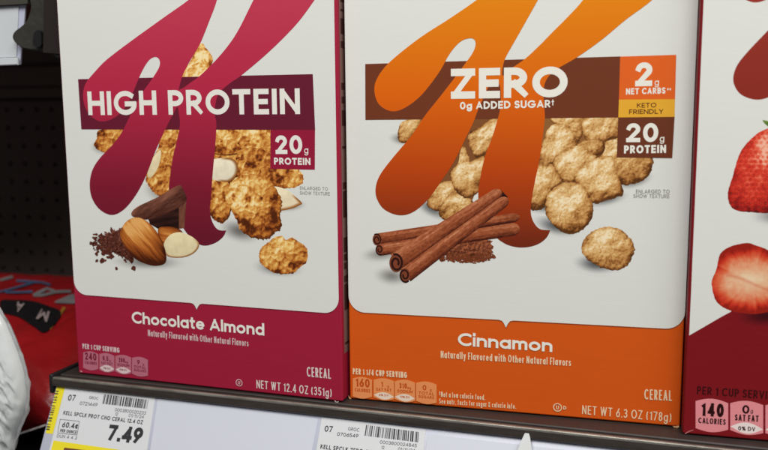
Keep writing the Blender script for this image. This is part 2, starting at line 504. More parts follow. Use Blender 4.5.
def soft_shadow(b, parent, cx, cy, rx, ry, core, rot=0, paper=WHITE):
    pts = []
    for i in range(24):
        a = i / 24 * 2 * math.pi
        x, y = rx * math.cos(a), ry * math.sin(a)
        pts.append((cx + x * math.cos(rot) - y * math.sin(rot), cy + x * math.sin(rot) + y * math.cos(rot)))
    return b.patch('printed_shadow', pts, shade_ink(core, paper), parent)

def crumbs(b, name, spots, m, parent, rmin, rmax, seed):
    """many specks of ground powder as one printed mass"""
    rnd = random.Random(seed); b.up(2); V, Fc = [], []; f = b.P3()
    for i, (px, py) in enumerate(spots):
        c = b.at(px, py); rad = rnd.uniform(rmin, rmax); n = 7; base = len(V); ph = rnd.random() * 6
        el = rnd.uniform(.5, 1)
        for k in range(n):
            a = ph + k / n * 2 * math.pi; q = rad * rnd.uniform(.6, 1.15)
            V.append(f(c[0] + q * math.cos(a), c[1] + q * el * math.sin(a), 0.2 * (i % 9)))
        Fc.append(tuple(range(base, base + n)))
    return link(name, V, Fc, m, parent)

def facts(b, cells, header, colors, gname='nutrition_badge'):
    """row of front-of-pack nutrition badges; cells: (xl, xr, ytop_left, ytop_right, ybot_left, ybot_right, texts, oval)"""
    fill, tx, oval_c = colors
    for (xl, xr, tl, tr, bl, br, texts, oval) in cells:
        w = xr - xl; h = bl - tl
        pts = [(xl, tl + h * .10)]
        for i in range(9):
            q = i / 8; pts.append((xl + w * q, tl + (tr - tl) * q + h * .10 - h * .10 * math.sin(math.pi * q)))
        for i in range(9):
            q = 1 - i / 8; pts.append((xl + w * q, bl + (br - bl) * q - h * .10 + h * .10 * math.sin(math.pi * q)))
        badge = b.area(gname, pts, fill)
        if oval:
            ym = lambda q: bl + (br - bl) * q
            op = []
            for i in range(13):
                q = i / 12; op.append((xl + w * q, ym(q) - h * .20 - h * .17 * math.sin(math.pi * q)))
            for i in range(1, 12):
                q = 1 - i / 12; op.append((xl + w * q, ym(q) - h * .20 + h * .185 * math.sin(math.pi * q) - h * .02))
            b.area('badge_oval', op, oval_c, badge)
        for (s, x0, y0, x1, y1, cap, t) in texts:
            b.text('badge_text', s, (xl + w * x0, tl + (tr - tl) * x0 + h * y0), (xl + w * x1, tl + (tr - tl) * x1 + h * y1),
                   (xl + w * x0, tl + (tr - tl) * x0 + h * (y0 - cap)), t, tx, badge, 0.12)

def panel_outline(b, left_y, right_y, notch, left_x, right_x, top_v, r=0.011, lw=0.0, rw=0.0):
    """white picture panel: straight sides, rounded lower corners, small pointed tab at the bottom"""
    uL = b.at(*left_x)[0]; uR = b.at(*right_x)[0]
    vL = b.at(left_x[0] + 8, left_y)[1]; vR = b.at(right_x[0] - 12, right_y)[1]; nt = b.at(*notch)
    ln = lambda u: vL + (vR - vL) * (u - uL) / (uR - uL)
    pts = [(uL, top_v)]
    for i in range(9):
        a = math.pi + i / 8 * math.pi / 2
        pts.append((uL + r + r * math.cos(a), ln(uL + r) + r + r * math.sin(a)))
    nw = 0.0042
    for q, dv in ((-1, 0), (-.55, .12), (-.25, .5), (0, 1), (.25, .5), (.55, .12), (1, 0)):
        u = nt[0] + q * nw; pts.append((u, ln(u) + (nt[1] - ln(nt[0])) * dv))
    for i in range(9):
        a = -math.pi / 2 + i / 8 * math.pi / 2
        pts.append((uR - r + r * math.cos(a), ln(uR - r) + r + r * math.sin(a)))
    pts.append((uR, top_v))
    return pts

def side_print(b, white, dark, seed):
    """printed panel on the narrow right-hand side of the box: paper ground with rows of small print"""
    x = b.w + 0.00005
    rnd = random.Random(seed)
    V = [(x, .0035, .03), (x, b.d - .003, .03), (x, b.d - .003, b.h - .01), (x, .0035, b.h - .01)]; Fc = [(0, 1, 2, 3)]; z = .035
    while z < b.h - .02:
        hh = rnd.choice((.0012, .0016, .004, .009, .016)); y = .005
        while y < b.d - .006:
            l = rnd.uniform(.003, .012); n = len(V); y1 = min(y + l, b.d - .005)
            V += [(x + .00006, y, z), (x + .00006, y1, z), (x + .00006, y1, z + hh), (x + .00006, y, z + hh)]; Fc.append((n, n + 1, n + 2, n + 3))
            y = y1 + rnd.uniform(.0008, .002)
        z += hh + rnd.choice((.0012, .004, .012, .02))
    p = link('side_panel', V, Fc, white, b.root); p.data.materials.append(dark)
    p.data.polygons.foreach_set('material_index', [0] + [1] * (len(Fc) - 1))

BOX_H, BOX_D = 0.292, 0.062

# ================================================================== BOX 1 : crimson, chocolate almond
b1 = Carton('cereal_box', (-0.193176, 0.007495, 0), -0.009936, 0.193, BOX_H, BOX_D, (154, 30, 56),
            'white and crimson cereal box reading HIGH PROTEIN, left of the orange box')
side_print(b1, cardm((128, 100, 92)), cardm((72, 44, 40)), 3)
TXT = cardm((226, 222, 212))
CRIM_D = cardm((100, 24, 40))
pan = panel_outline(b1, 294.6, 313.0, (196.7, 309.6), (72, 250), (334.6 + 3.2, 240), BOX_H - .003, 0.0095)
edge = [(u, v - 0.00075) for u, v in pan]
b1.area('panel_outline', edge, cardm((112, 22, 40)), None, False)
front1 = b1.area('front_panel', pan, M_WHITE, None, False)

# printed shadows of the food
soft_shadow(b1, front1, 148, 262, 44, 10, (120, 118, 114), .03)
soft_shadow(b1, front1, 240, 231, 26, 14, (112, 108, 104), .25)
soft_shadow(b1, front1, 278, 268, 30, 11, (112, 112, 112), .1)
soft_shadow(b1, front1, 290, 206, 20, 7, (130, 126, 120), -.1)
soft_shadow(b1, front1, 103, 148, 16, 9, (140, 136, 128), .1)
soft_shadow(b1, front1, 160, 192, 22, 14, (150, 146, 138), .4)

def fl(pts, seed, dark=0.0, rough=0.06, tone=1.0, under=False, curl=False):
    if under:      # shadow this flake casts on the others, printed as a dark shifted copy
        b1.patch('printed_flake_shadow', [(x + 1.0, y + 1.3) for x, y in pts], powder_ink(seed + 40, (92, 46, 18), (134, 76, 32)), front1, rough, seed)
    return b1.patch('printed_flake', pts, flake_ink(seed, dark, tone, curl), front1, rough, seed)
fl([(181, 78), (190, 62), (200, 44), (206, 48), (213, 60), (206, 74), (198, 80)], 2, -.22, .03)
fl([(94, 145), (97, 138), (98, 131), (110, 128), (124, 130), (122, 145), (110, 152), (100, 151)], 11, .08)
fl([(163, 128), (184, 128), (180, 150), (172, 180), (171, 192), (163, 197), (153, 192), (146, 178), (150, 165), (158, 148)], 21, .02)
b1.patch('printed_almond_slice', [(161, 149), (159, 166), (151, 178), (147, 175), (151, 160)], cream_ink((190, 150, 90)), front1)
fl([(208, 126), (272, 126), (273, 172), (250, 186), (226, 186), (209, 178)], 31, .16, .02)
fl([(206, 128), (224, 127), (236, 138), (243, 150), (228, 154), (208, 150)], 37, .0, under=True)
fl([(233, 128), (272, 127), (273, 152), (258, 156), (243, 150)], 43, -.1, under=True)
fl([(238, 152), (257, 148), (272, 156), (272, 172), (254, 184), (239, 180)], 47, .02, under=True)
fl([(207, 176), (224, 178), (231, 190), (230, 210), (222, 222), (211, 216), (205, 200)], 53, .08, under=True)
fl([(262, 166), (290, 166), (301, 172), (303, 182), (292, 188), (270, 186)], 59, .0)
b1.patch('printed_almond_slice', [(206, 162), (222, 158), (233, 159), (238, 166), (236, 176), (226, 182), (206, 176)], cream_ink((140, 84, 38), (232, 220, 192), .22, (1, -.2)), front1)
b1.patch('printed_almond_slice', [(272, 188), (285, 189), (296, 197), (302, 203), (300, 205), (290, 209), (276, 209)], cream_ink((152, 92, 40), (230, 214, 180), .3, (.4, -1)), front1)
fl([(227, 190), (235, 178), (250, 174), (266, 178), (275, 188), (281, 200), (279.5, 213), (280.5, 227), (275, 231), (267, 237.5), (256, 237.5), (246.5, 234), (240, 229), (237, 221), (231, 209), (226, 199)], 67, -.02, .05, under=True, curl=True)
fl([(258.7, 256.7), (260.6, 249), (267, 243.5), (276, 237), (282, 236), (286, 240), (292, 237.5), (297.5, 241), (305, 246), (308, 253), (306, 262), (298, 269), (293, 273), (282, 274), (271, 271), (262.5, 265)], 71, -.06, .05)

# banner, brand letter
b1.area('banner', [(78.1, 79.2), (312.8, 74.1), (315.2, 129.9), (81.4, 129.4)], cardm((100, 28, 46)))
K1 = [(222, -26), (217, 0), (209, 22), (200, 44), (190, 61), (182.5, 76), (178.6, 90), (178.6, 90), (184, 87.5), (190, 83), (199.5, 76.3), (209, 67), (217, 59), (229, 44.5), (239, 29), (253.5, 0),
      (268, -28), (282, -48), (300, -58), (320, -54), (330, -38), (327, -18), (314.6, 0), (296.7, 24), (270, 51), (242.5, 74.5), (229, 84), (218, 95), (214.8, 112), (216.4, 124), (215.4, 145), (213, 171), (211, 198), (210, 211), (212.5, 222), (218, 229.5), (226.3, 230.6),
      (226.3, 230.6), (223, 237), (215, 243), (203.6, 245.6), (193, 240), (182, 226), (172, 206), (169, 190), (170, 177), (173, 157), (177, 140), (180, 124), (178, 108), (176.5, 108), (170, 120), (166, 128), (156, 150), (146, 176), (136, 195), (124, 209.5), (112, 215), (100, 209.7), (92, 198), (89.8, 184), (92.5, 170), (100, 158), (112, 145.5), (122, 132), (134, 108), (143, 92), (150, 82),
      (156, 73), (159.6, 66), (159.5, 60), (156, 57), (150.5, 59), (145, 66), (139, 78), (131, 97), (124, 109), (117, 116), (108, 120.5), (99, 121), (90, 115), (84.5, 105), (83.2, 94), (86, 83), (95.2, 71.5), (107, 59.5), (130.8, 41.3), (164.6, 17), (188.5, 0), (208, -17)]
g1 = gradient_card('crimson_blend', [(0.085, (92, 22, 38)), (0.13, (124, 26, 46)), (0.19, (176, 40, 68)), (0.25, (188, 58, 80))])
b1.area('brand_letter', K1, g1, None, True, 5)

# cocoa powder, almonds, chocolate chunk over the letter
crnd = random.Random(5)
spots = []
for i in range(210):
    t = crnd.random() ** 0.75; x = 136 - t * 43 + crnd.gauss(0, 2); y = 247 - t * 4 + crnd.gauss(0, 6.2 + 3 * (1 - t)) + (1 - t) * 2
    if t > .5 and crnd.random() < .35: continue
    spots.append((x, max(229, y)))
b1.patch('printed_cocoa', [(99, 240), (108, 232), (120, 229), (132, 232), (137, 246), (132, 260), (122, 257), (112, 252), (104, 249)], powder_ink(14, (50, 22, 16), (124, 72, 56)), front1, .42, 15)
crumbs(b1, 'printed_cocoa', spots, cardm((82, 40, 30)), front1, .0007, .0022, 4)
crumbs(b1, 'printed_cocoa', spots[::3], cardm((118, 66, 50)), front1, .0003, .0009, 5)
b1.patch('printed_chocolate', [(178, 208), (186.5, 199), (184.5, 228), (177, 229)], chunk_ink((86, 46, 34), (160, 104, 80), 1.4, 7), front1, .0, sm=False)
b1.patch('printed_chocolate', [(148, 218), (179, 206), (179, 229), (162, 231), (150, 224)], chunk_ink((26, 12, 10), (66, 34, 27), .2, 8), front1, .0, sm=False)
b1.patch('printed_chocolate', [(131.5, 213), (138, 206.5), (158, 197), (172, 188.5), (179, 185.3), (182, 187), (186.7, 199.5), (179, 207.5), (160, 215.5), (147, 219.5), (134, 217)], chunk_ink((66, 32, 24), (142, 90, 70), .45, 9, 1.1), front1, .012, 3)
b1.patch('printed_almond', [(158, 230), (167, 226.5), (180, 229.5), (184, 238), (176, 250), (164, 250)], almond_ink(-.2, 12), front1)
b1.patch('printed_almond_slice', [(163.5, 246), (167, 238), (174, 233), (183, 232.7), (194, 238), (199.3, 245), (194, 253), (183, 257.3), (170, 257), (165, 253)], cream_ink((150, 96, 46), (224, 208, 166), .14, (.3, -1)), front1)
b1.patch('printed_almond', [(120.5, 231), (126, 222), (134, 217.6), (142.8, 218.8), (151.7, 225.4), (160.6, 237.8), (165.6, 251), (165.6, 262.5), (156, 265.8), (145, 263.5), (134, 257.8), (125, 247), (121, 238)], almond_ink(-.78, 5), front1)

# banner words and protein badge
b1.text('banner_text', 'HIGH PROTEIN', (88.6, 115.2), (300.2, 114.2), (88.6, 91.4), .21, TXT, None, .13)
bd1 = b1.area('protein_badge', [(270.6, 129.9), (315.1, 130), (314.9, 169.7), (270.4, 168.8)], cardm((146, 26, 56)))
b1.text('badge_text', '20', (275.7, 154), (302.6, 154), (275.7, 135.4), .225, TXT, bd1, .13)
b1.text('badge_text', 'g', (303.8, 153.4), (308.9, 153.5), (303.8, 146.3), .13, TXT, bd1)
b1.text('badge_text', 'PROTEIN', (274.2, 164.5), (310.6, 165), (274.2, 157.6), .235, TXT, bd1, .13)
GREY = cardm((150, 148, 140))
b1.text('small_print', 'ENLARGED TO', (300, 189.5), (328, 190.5), (300, 186.2), .13, GREY, None, .16)
b1.text('small_print', 'SHOW TEXTURE', (300, 194.4), (330, 195.4), (300, 191.1), .13, GREY, None, .16)
b1.text('flavor_text', 'Chocolate Almond', (132.2, 323), (264.5, 335.6), (132.2, 311.3), .19, TXT, None, .09)
b1.text('flavor_note', 'Naturally Flavored with Other Natural Flavors', (148.2, 336), (248.7, 346.4), (148.2, 329.6), .145, cardm((206, 176, 176)), None, .1)
b1.text('cereal_word', 'CEREAL', (307, 376.4), (331, 378.8), (307, 366.6), .125, cardm((218, 200, 196)), None, .12)
b1.text('net_weight', 'NET WT 12.4 OZ (351g)', (256.6, 388), (331.8, 397), (256.6, 379.8), .125, cardm((218, 200, 196)), None, .13)
PINKT = cardm((214, 186, 188))
b1.text('facts_heading', 'PER 1 CUP SERVING', (82.8, 348.4), (119.8, 352.8), (82.8, 343.4), .20, PINKT, None, .12)
CT = cardm((112, 24, 44))
std = lambda big, unit, l1, l2, pct: ([(big, .22, .40, .60, .40, .24, .2), (unit, .62, .41, .8, .41, .12, .18)] if unit else [(big, .1, .47, .9, .47, .36, .2)]) + ([(l1, .12, .60, .88, .60, .14, .2)] if l1 else []) + ([(l2, .12, .76, .88, .76, .13, .2)] if l2 else []) + ([(pct, .26, .83, .74, .83, .10, .2)] if pct else [])
facts(b1, [
    (83.4, 98.6, 350.4, 352.2, 369.6, 370.8, [('240', .12, .46, .88, .46, .38, .19), ('CALORIES', .1, .68, .9, .68, .16, .2)], False),
    (99.6, 114.6, 352.0, 354.0, 371.6, 373.0, std('0.5', 'g', 'SAT FAT', None, '3% DV'), True),
    (115.6, 131.4, 354.0, 355.6, 373.2, 375.2, std('280', 'mg', 'SODIUM', None, '12% DV'), True),
    (132.2, 148.2, 355.8, 357.8, 375.4, 377.4, std('9', 'g', 'TOTAL', 'SUGARS', None), False)],
    None, (cardm((178, 104, 120)), CT, cardm((214, 190, 188))))
# kosher mark
def ring_mark(b, c, r, m, s):
    uv = b.at(*c); rad = abs(b.at(c[0] + r, c[1])[0] - uv[0]); b.up(2); f = b.P3()
    v, fc = ribbon([(uv[0] + rad * math.cos(a / 20 * 2 * math.pi), uv[1] + rad * math.sin(a / 20 * 2 * math.pi)) for a in range(20)], rad * .25, True, 0)
    o = link('kosher_mark', [f(*p) for p in v], fc, m, b.root)
    lettering('mark_letter', s, (uv[0] - rad * .36, uv[1] - rad * .5), (uv[0] + rad * .36, uv[1] - rad * .5), rad, .22, m, o, b.P3())
ring_mark(b1, (239.3, 382.6), 3, cardm((206, 170, 172)), 'U')
# scuffed corner where the red ink has cracked off
b1.area('corner_scuff', [(334.4, 400.2), (335.6, 400.4), (336.9, 401.8), (338.6, 400.9), (338.9, 401.6), (337.6, 402.9), (336.2, 402.8)], cardm((206, 178, 172)))

b1.area('corner_scuff', [(80.6, 369.8), (81.6, 370.6), (82.8, 371.6), (81.6, 372.0), (80.8, 371.4)], cardm((190, 150, 150)))
# ================================================================== BOX 2 : orange, cinnamon
b2 = Carton('cereal_box', (0.001805, 0.012484, 0), 0.044181, 0.193, BOX_H, BOX_D, (206, 85, 22),
            'white and orange cereal box reading ZERO with cinnamon sticks, in the middle')
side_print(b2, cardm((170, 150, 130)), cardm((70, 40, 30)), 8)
pan = panel_outline(b2, 312.2, 329.0, (505.9, 327.6), (347.9, 250), (685.6, 300), BOX_H - .003, 0.0100)
b2.area('panel_outline', [(u, v - 0.00075) for u, v in pan], cardm((140, 58, 18)), None, False)
front2 = b2.area('front_panel', pan, M_WHITE, None, False)
soft_shadow(b2, front2, 402, 139, 16, 8, (120, 118, 114), .1)
soft_shadow(b2, front2, 432, 209, 24, 10, (104, 104, 104), .5)
soft_shadow(b2, front2, 382, 254, 26, 10, (140, 138, 132), -.1)
soft_shadow(b2, front2, 392, 276, 22, 12, (132, 130, 124), .1)
soft_shadow(b2, front2, 556, 226, 28, 12, (88, 90, 92), .25)
soft_shadow(b2, front2, 546, 206, 26, 10, (100, 100, 100), 0)
soft_shadow(b2, front2, 606, 199, 28, 9, (108, 108, 106), -.2)
soft_shadow(b2, front2, 634, 181, 24, 9, (112, 110, 106), -.25)
soft_shadow(b2, front2, 596, 264, 27, 12, (84, 86, 88), .1)
BROWN = cardm((124, 76, 42))
b2.area('picture_ground', [(500, 116), (470, 118), (448, 160), (428, 188), (438, 206), (470, 206), (486, 166)], BROWN, front2)
b2.area('picture_ground', [(543, 116), (618, 116), (618, 158), (600, 176), (572, 186), (545, 196), (531, 190)], cardm((140, 92, 50)), front2)
def pf(pts, seed, dark=0.0):
    if seed not in (3, 53, 13): b2.patch('printed_puff_shadow', [(x + .5, y + 1.2) for x, y in pts], powder_ink(seed + 40, (88, 52, 24), (118, 74, 36)), front2, .045, seed)  # dark shifted copy paints the shadow under each clustered puff into the print
    return b2.patch('printed_puff', pts, puff_ink(seed, dark), front2, .045, seed)
pf([(398, 140), (399, 127), (404, 121), (421, 117), (428, 122), (424, 132), (412, 139), (404, 143)], 3, .12)
pf([(470, 132), (478, 128), (492, 118), (505, 112), (504, 128), (495, 142), (484, 142), (474, 138)], 5, .34)
pf([(458, 163), (460, 152), (463, 146), (468, 153), (470, 162), (466, 174), (452, 178), (450, 172)], 7, .12)
pf([(468.5, 135), (478, 129.6), (491.6, 121.8), (499, 121), (499, 136), (493, 150), (487, 152), (478, 157), (472, 152), (468.5, 143)], 9, .0)
pf([(426.7, 204), (433, 189), (444, 181.5), (454.4, 182), (460, 188), (452, 200), (442, 210), (434, 210)], 13, .06)
pf([(439, 211), (446.7, 196.7), (455.6, 193), (466.7, 196.7), (474, 204), (464, 213), (450, 219.5), (441, 217)], 15, .05)
pf([(450.4, 176), (453, 170), (462, 163), (472, 161), (483, 156), (486, 164), (482, 178), (479, 190), (466, 197), (455, 189)], 17, -.02)
pf([(602, 146), (617, 136), (640, 140), (652, 158), (651.5, 166), (648, 175), (640, 180), (625, 184), (613, 181), (606, 170), (601, 158)], 19, .06)
pf([(552, 116), (583, 114), (583, 124), (581, 136), (575.6, 142), (572, 133), (563, 125.6), (553, 122)], 23, .1)
pf([(583, 120), (594, 114), (622, 113), (622, 133), (607.8, 139.5), (590, 142), (583.5, 135)], 29, .02)
pf([(575, 146), (585, 140), (602, 140), (604, 149), (597, 156), (586, 152)], 31, .22)
pf([(539, 162), (541, 148), (544, 138), (549, 128), (556.7, 123.4), (568, 127), (575.6, 136.7), (576, 146), (566, 152), (554, 161), (545, 166)], 33, -.02)
pf([(554, 159), (570, 147.8), (581, 146.4), (594.4, 154), (598, 160), (588, 168), (576, 180), (563, 181.5), (556, 171)], 37, -.03)
pf([(536, 166), (550, 163.8), (556.5, 170), (561, 181), (551, 190), (546, 203), (539, 208.5), (528, 206), (530, 180)], 41, .02)
pf([(574, 178), (581, 167.5), (596.7, 157.8), (605, 156.5), (612, 157), (616, 170), (623.3, 191.5), (616.7, 196), (604, 199.5), (596.7, 202.5), (589, 199), (582, 187)], 43, -.02)
pf([(545, 204), (549, 193), (559, 184.6), (572, 182), (585, 188), (592.5, 204), (591, 218), (581, 229), (568, 233), (556, 227), (547, 216)], 47, .0)
pf([(581.5, 248), (584.4, 238.5), (593, 231), (604.4, 227), (617.8, 228.6), (629, 237), (634.6, 247.8), (632, 258), (626.7, 266), (617.8, 270), (604.4, 268.6), (593, 263), (585, 256.7)], 53, .0)

b2.area('banner', [(365.3, 64), (620.4, 56.4), (618.3, 117.5), (365.5, 119.9)], cardm((108, 54, 32)))
K2 = [(560, -50), (549, -20), (538, 0), (529, 16), (520, 32), (512, 46), (505, 59), (502.3, 70), (502.4, 76), (502.4, 76), (506, 73.5), (512, 68), (525.3, 58.7), (541, 44), (551.7, 33), (568, 16.7), (583, 0),
      (600, -26), (622, -56), (650, -76), (684, -70), (690, -52), (676, -26), (652, 0), (626.7, 19), (601.7, 39.8), (576.7, 57.5), (557, 69), (547.5, 78), (543.5, 90), (544.5, 110), (544.5, 122), (540, 156.7), (534.7, 183), (532, 198), (530.8, 212), (533.6, 222), (540, 229), (550.2, 230.2),
      (550.2, 230.2), (547, 237), (540, 243), (530, 246.6), (518, 247.2), (506, 244), (495, 236), (486, 222), (480, 206), (478.5, 190), (484.5, 158), (491.6, 139), (497, 121.6), (500.5, 106), (500, 86), (494, 81), (488, 88), (484, 97), (478, 110), (473.5, 122), (466, 137.5), (456, 158), (449, 170), (442, 180), (428.8, 198.5), (414, 211.5), (399.6, 215.2), (385, 209.8), (377.5, 200), (375.6, 189), (379.5, 176), (391, 160), (412, 135), (424, 117), (439, 98),
      (453.8, 79), (466, 62.5), (472.6, 53), (475.6, 45), (474.5, 39.8), (469.5, 38.2), (460, 42), (449.6, 54), (439, 72.5), (422.5, 94), (408, 106), (395.4, 111.2), (385, 109), (377.5, 102), (374.4, 90), (376.7, 79.5), (385, 67), (399.6, 53.5), (422.5, 36), (449.6, 18.6), (476.7, 0), (520, -32)]
g2 = gradient_card('orange_blend', [(0.086, (84, 32, 22)), (0.105, (118, 42, 20)), (0.14, (178, 64, 14)), (0.185, (214, 96, 10)), (0.24, (220, 128, 12))])
b2.area('brand_letter', K2, g2, None, True, 5)

# cinnamon sticks: rolls of bark printed across the letter
def stick(b, parent, x0, y0, x1, y1, h0, h1, seed, dark=0.0):
    b.up(); p0, p1 = b.at(x0, y0), b.at(x1, y1); d = p1 - p0; L = np.hypot(*d); ex = d / L; ey = np.array([-ex[1], ex[0]])
    sc = 0.00062; nu, nv = int(L / .0005), 26
    U, Vv = np.meshgrid(np.linspace(0, 1, nu), np.linspace(-1, 1, nv))
    hw = (h0 + (h1 - h0) * U) * sc
    bul = 1 - 0.35 * np.clip((U - .96) / .04, 0, 1) ** 2
    end = (1 - Vv ** 2) * 1.6 * sc * (U > .5)
    Q = p0 + ex * (U * L + end * U)[..., None] + ey * (Vv * hw * bul)[..., None]
    x, n = U * L / sc, Vv * hw / sc
    grain = fbm(x * .05, n * .9, seed, 3); fine = fbm(x * .45, n * .8, seed + 3, 2)
    v = .55 + .33 * Vv - .30 * np.clip(np.abs(Vv) - .55, 0, 1) * 2 + (grain - .5) * .50 + (fine - .5) * .34 + .06 - dark
    rgb = ramp(v, [(0, (60, 22, 14)), (.3, (106, 48, 26)), (.6, (150, 78, 46)), (.85, (182, 110, 74)), (1, (206, 142, 106))])
    f = b.P3(); V = [f(*q) for q in Q.reshape(-1, 2)]; Fc = []
    for j in range(nv - 1):
        for i in range(nu - 1):
            a = j * nu + i; Fc.append((a, a + 1, a + nu + 1, a + nu))
    o = link('printed_cinnamon_stick', V, Fc, M_PIC, parent)
    at = o.data.color_attributes.new('print', 'FLOAT_COLOR', 'POINT')
    c = np.ones((len(V), 4), np.float32); c[:, :3] = lin(rgb.reshape(-1, 3)) * INK
    at.data.foreach_set('color', c.ravel())
def roll_end(b, parent, cx, cy, r, m_dark, m_lite, turn):
    b.up(); c = b.at(cx, cy); f = b.P3(); sc = .00062
    o = link('printed_roll_end', [f(c[0] + r * sc * .8 * math.cos(a / 24 * 6.2832), c[1] + r * sc * 1.05 * math.sin(a / 24 * 6.2832)) for a in range(24)], [tuple(range(24))], m_lite, parent)
    b.up(2); f = b.P3()
    pts = [(c[0] + r * sc * .8 * (1 - .68 * k / 30) * math.cos(turn - k / 30 * 9), c[1] + r * sc * 1.05 * (1 - .68 * k / 30) * math.sin(turn - k / 30 * 9)) for k in range(31)]
    v, fc = ribbon(pts, r * sc * .26, False, 0)
    link('roll_line', [f(*p) for p in v], fc, m_dark, parent)
M_ED, M_EL = cardm((48, 20, 14)), cardm((122, 62, 40))
crnd = random.Random(9); spots = []
for i in range(420):
    x = crnd.uniform(440, 492); u = (x - 440) / 52
    y = 240 + crnd.random() ** .7 * (23 - 6 * abs(u - .5) - (6 if u > .85 else 0)); spots.append((x, y))
b2.patch('printed_cinnamon', [(438, 250), (450, 242), (470, 238), (490, 240), (491, 252), (484, 259), (474, 262), (458, 259), (446, 256)], powder_ink(4, (84, 38, 22), (158, 90, 58)), front2, .16, 5)
for i in range(46): 
        u = crnd.random(); spots.append((470 + 26 * u + crnd.gauss(0, 1.5), 256 + 9 * (1 - u) * crnd.random() + crnd.gauss(0, 1)))
crumbs(b2, 'printed_cinnamon', [s for s in spots if s[1] > 253], cardm((112, 56, 32)), front2, .0005, .0013, 6)
crumbs(b2, 'printed_cinnamon', spots[::6], cardm((142, 76, 46)), front2, .0003, .0007, 7)
stick(b2, front2, 376, 240, 518, 217, 6.2, 4.2, 3, .08)
stick(b2, front2, 379, 250, 518, 228.5, 5.6, 6.0, 5, .02)
roll_end(b2, front2, 377, 239.6, 5.4, M_ED, M_EL, 2.2); roll_end(b2, front2, 379.5, 249.6, 4.8, M_ED, M_EL, -1)
b2.area('printed_gap', [(402, 262), (410, 274), (508, 197), (501, 190)], cardm((44, 18, 12)), front2)
stick(b2, front2, 396, 262, 500, 192, 9.4, 5.2, 7)
stick(b2, front2, 406, 275, 506.5, 199.5, 7.4, 5.0, 9)
roll_end(b2, front2, 396.2, 263.0, 8.4, M_ED, M_EL, 2.0); roll_end(b2, front2, 405, 275.2, 6.6, M_ED, M_EL, -.8)

TXT2 = cardm((228, 224, 212))
b2.text('banner_text', 'ZERO', (450.8, 98.9), (567.4, 97.2), (450.8, 68.9), .245, TXT2, None, .12)
b2.text('banner_text', '0g ADDED SUGAR', (460, 109.5), (550.5, 107.6), (460, 101.9), .215, TXT2, None, .12)
b2.text('banner_text', '|', (551.6, 107.6), (554.2, 107.5), (551.6, 99.6), .12, TXT2)
cb = b2.area('carbs_badge', [(620.2, 56.6), (676.2, 54.8), (675.0, 99.2), (618.9, 99.6)], cardm((218, 96, 34)))
b2.text('badge_text', '2', (635, 86.4), (652.2, 86), (635, 62.6), .235, TXT2, cb)
b2.text('badge_text', 'g', (653.9, 85.4), (659.4, 85.4), (653.9, 78.6), .12, TXT2, cb)
b2.text('badge_text', 'NET CARBS', (626, 94.6), (665.4, 93.6), (626, 88.4), .205, TXT2, cb, .13)
b2.text('badge_text', '**', (666.4, 93.6), (671.5, 93.5), (666.4, 88), .1, TXT2, cb)
kb = b2.area('keto_badge', [(618.9, 99.6), (675.0, 99.2), (674.6, 116.8), (618.3, 117.4)], cardm((222, 164, 50)))
KT = cardm((96, 50, 26))
b2.text('badge_text', 'KETO', (636.8, 107.9), (656.4, 107.4), (636.8, 103.1), .19, KT, kb, .13)
b2.text('badge_text', 'FRIENDLY', (629, 114.3), (663.4, 113.8), (629, 109.4), .19, KT, kb, .12)
pb = b2.area('protein_badge', [(618.3, 117.4), (674.6, 116.8), (672.2, 157.9), (616.9, 157.2)], cardm((104, 52, 32)))
b2.text('badge_text', '20', (626, 142.2), (658, 142), (626, 123.3), .225, TXT2, pb, .13)
b2.text('badge_text', 'g', (659, 141.8), (664.8, 141.8), (659, 134.8), .13, TXT2, pb)
b2.text('badge_text', 'PROTEIN', (624, 153.5), (666, 152.9), (624, 145.4), .235, TXT2, pb, .13)
b2.text('small_print', 'ENLARGED TO', (636, 193), (669.6, 193.2), (636, 189.3), .12, GREY, None, .16)
b2.text('small_print', 'SHOW TEXTURE', (633.4, 197.4), (669.4, 197.8), (633.4, 193.8), .12, GREY, None, .16)
b2.text('flavor_text', 'Cinnamon', (458, 345.4), (552.3, 351.9), (458, 332.6), .20, TXT2, None, .10)
OT = cardm((228, 196, 160))
b2.text('flavor_note', 'Naturally Flavored with Other Natural Flavors', (440.8, 357.8), (571, 366), (440.8, 350.6), .145, OT, None, .1)
b2.text('small_print', '|Not a low calorie food.', (439.3, 396.6), (485.4, 400), (439.3, 391.2), .13, OT, None, .12)
b2.text('small_print', 'See nutr. facts for sugar & calorie info.', (439.3, 403.4), (516.2, 408.8), (439.3, 398.2), .13, OT, None, .12)
b2.text('cereal_word', 'CEREAL', (644.2, 399.2), (671.8, 400.8), (644.2, 388.8), .12, OT, None, .12)
b2.text('net_weight', 'NET WT 6.3 OZ (178g)', (582, 413.8), (671.2, 421.8), (582, 405), .12, OT, None, .13)
b2.text('facts_heading', 'PER 1 1/4 CUP SERVING', (353, 374), (407.2, 378), (353, 368), .20, OT, None, .12)
OC = cardm((184, 74, 18))
facts(b2, [
    (353.0, 372.2, 376.0, 377.6, 398.2, 398.8, [('160', .14, .46, .88, .46, .39, .19), ('CALORIES', .1, .68, .9, .68, .16, .2)], False),
    (373.8, 394.2, 377.4, 378.8, 399.0, 401.2, std('1', 'g', 'SAT FAT', None, '6% DV'), True),
    (395.0, 415.2, 378.8, 380.2, 401.0, 403.0, std('310', 'mg', 'SODIUM', None, '13% DV'), True),
    (416.2, 436.8, 380.4, 382.2, 402.8, 404.8, std('0', 'g', 'TOTAL', 'SUGARS', None), False)],
    None, (cardm((224, 140, 84)), OC, cardm((226, 206, 186))))
ring_mark(b2, (557.6, 407.2), 4, OT, 'U')
b2.text('small_print', 'D', (563.2, 409.2), (566.6, 409.4), (563.2, 405.6), .22, OT)

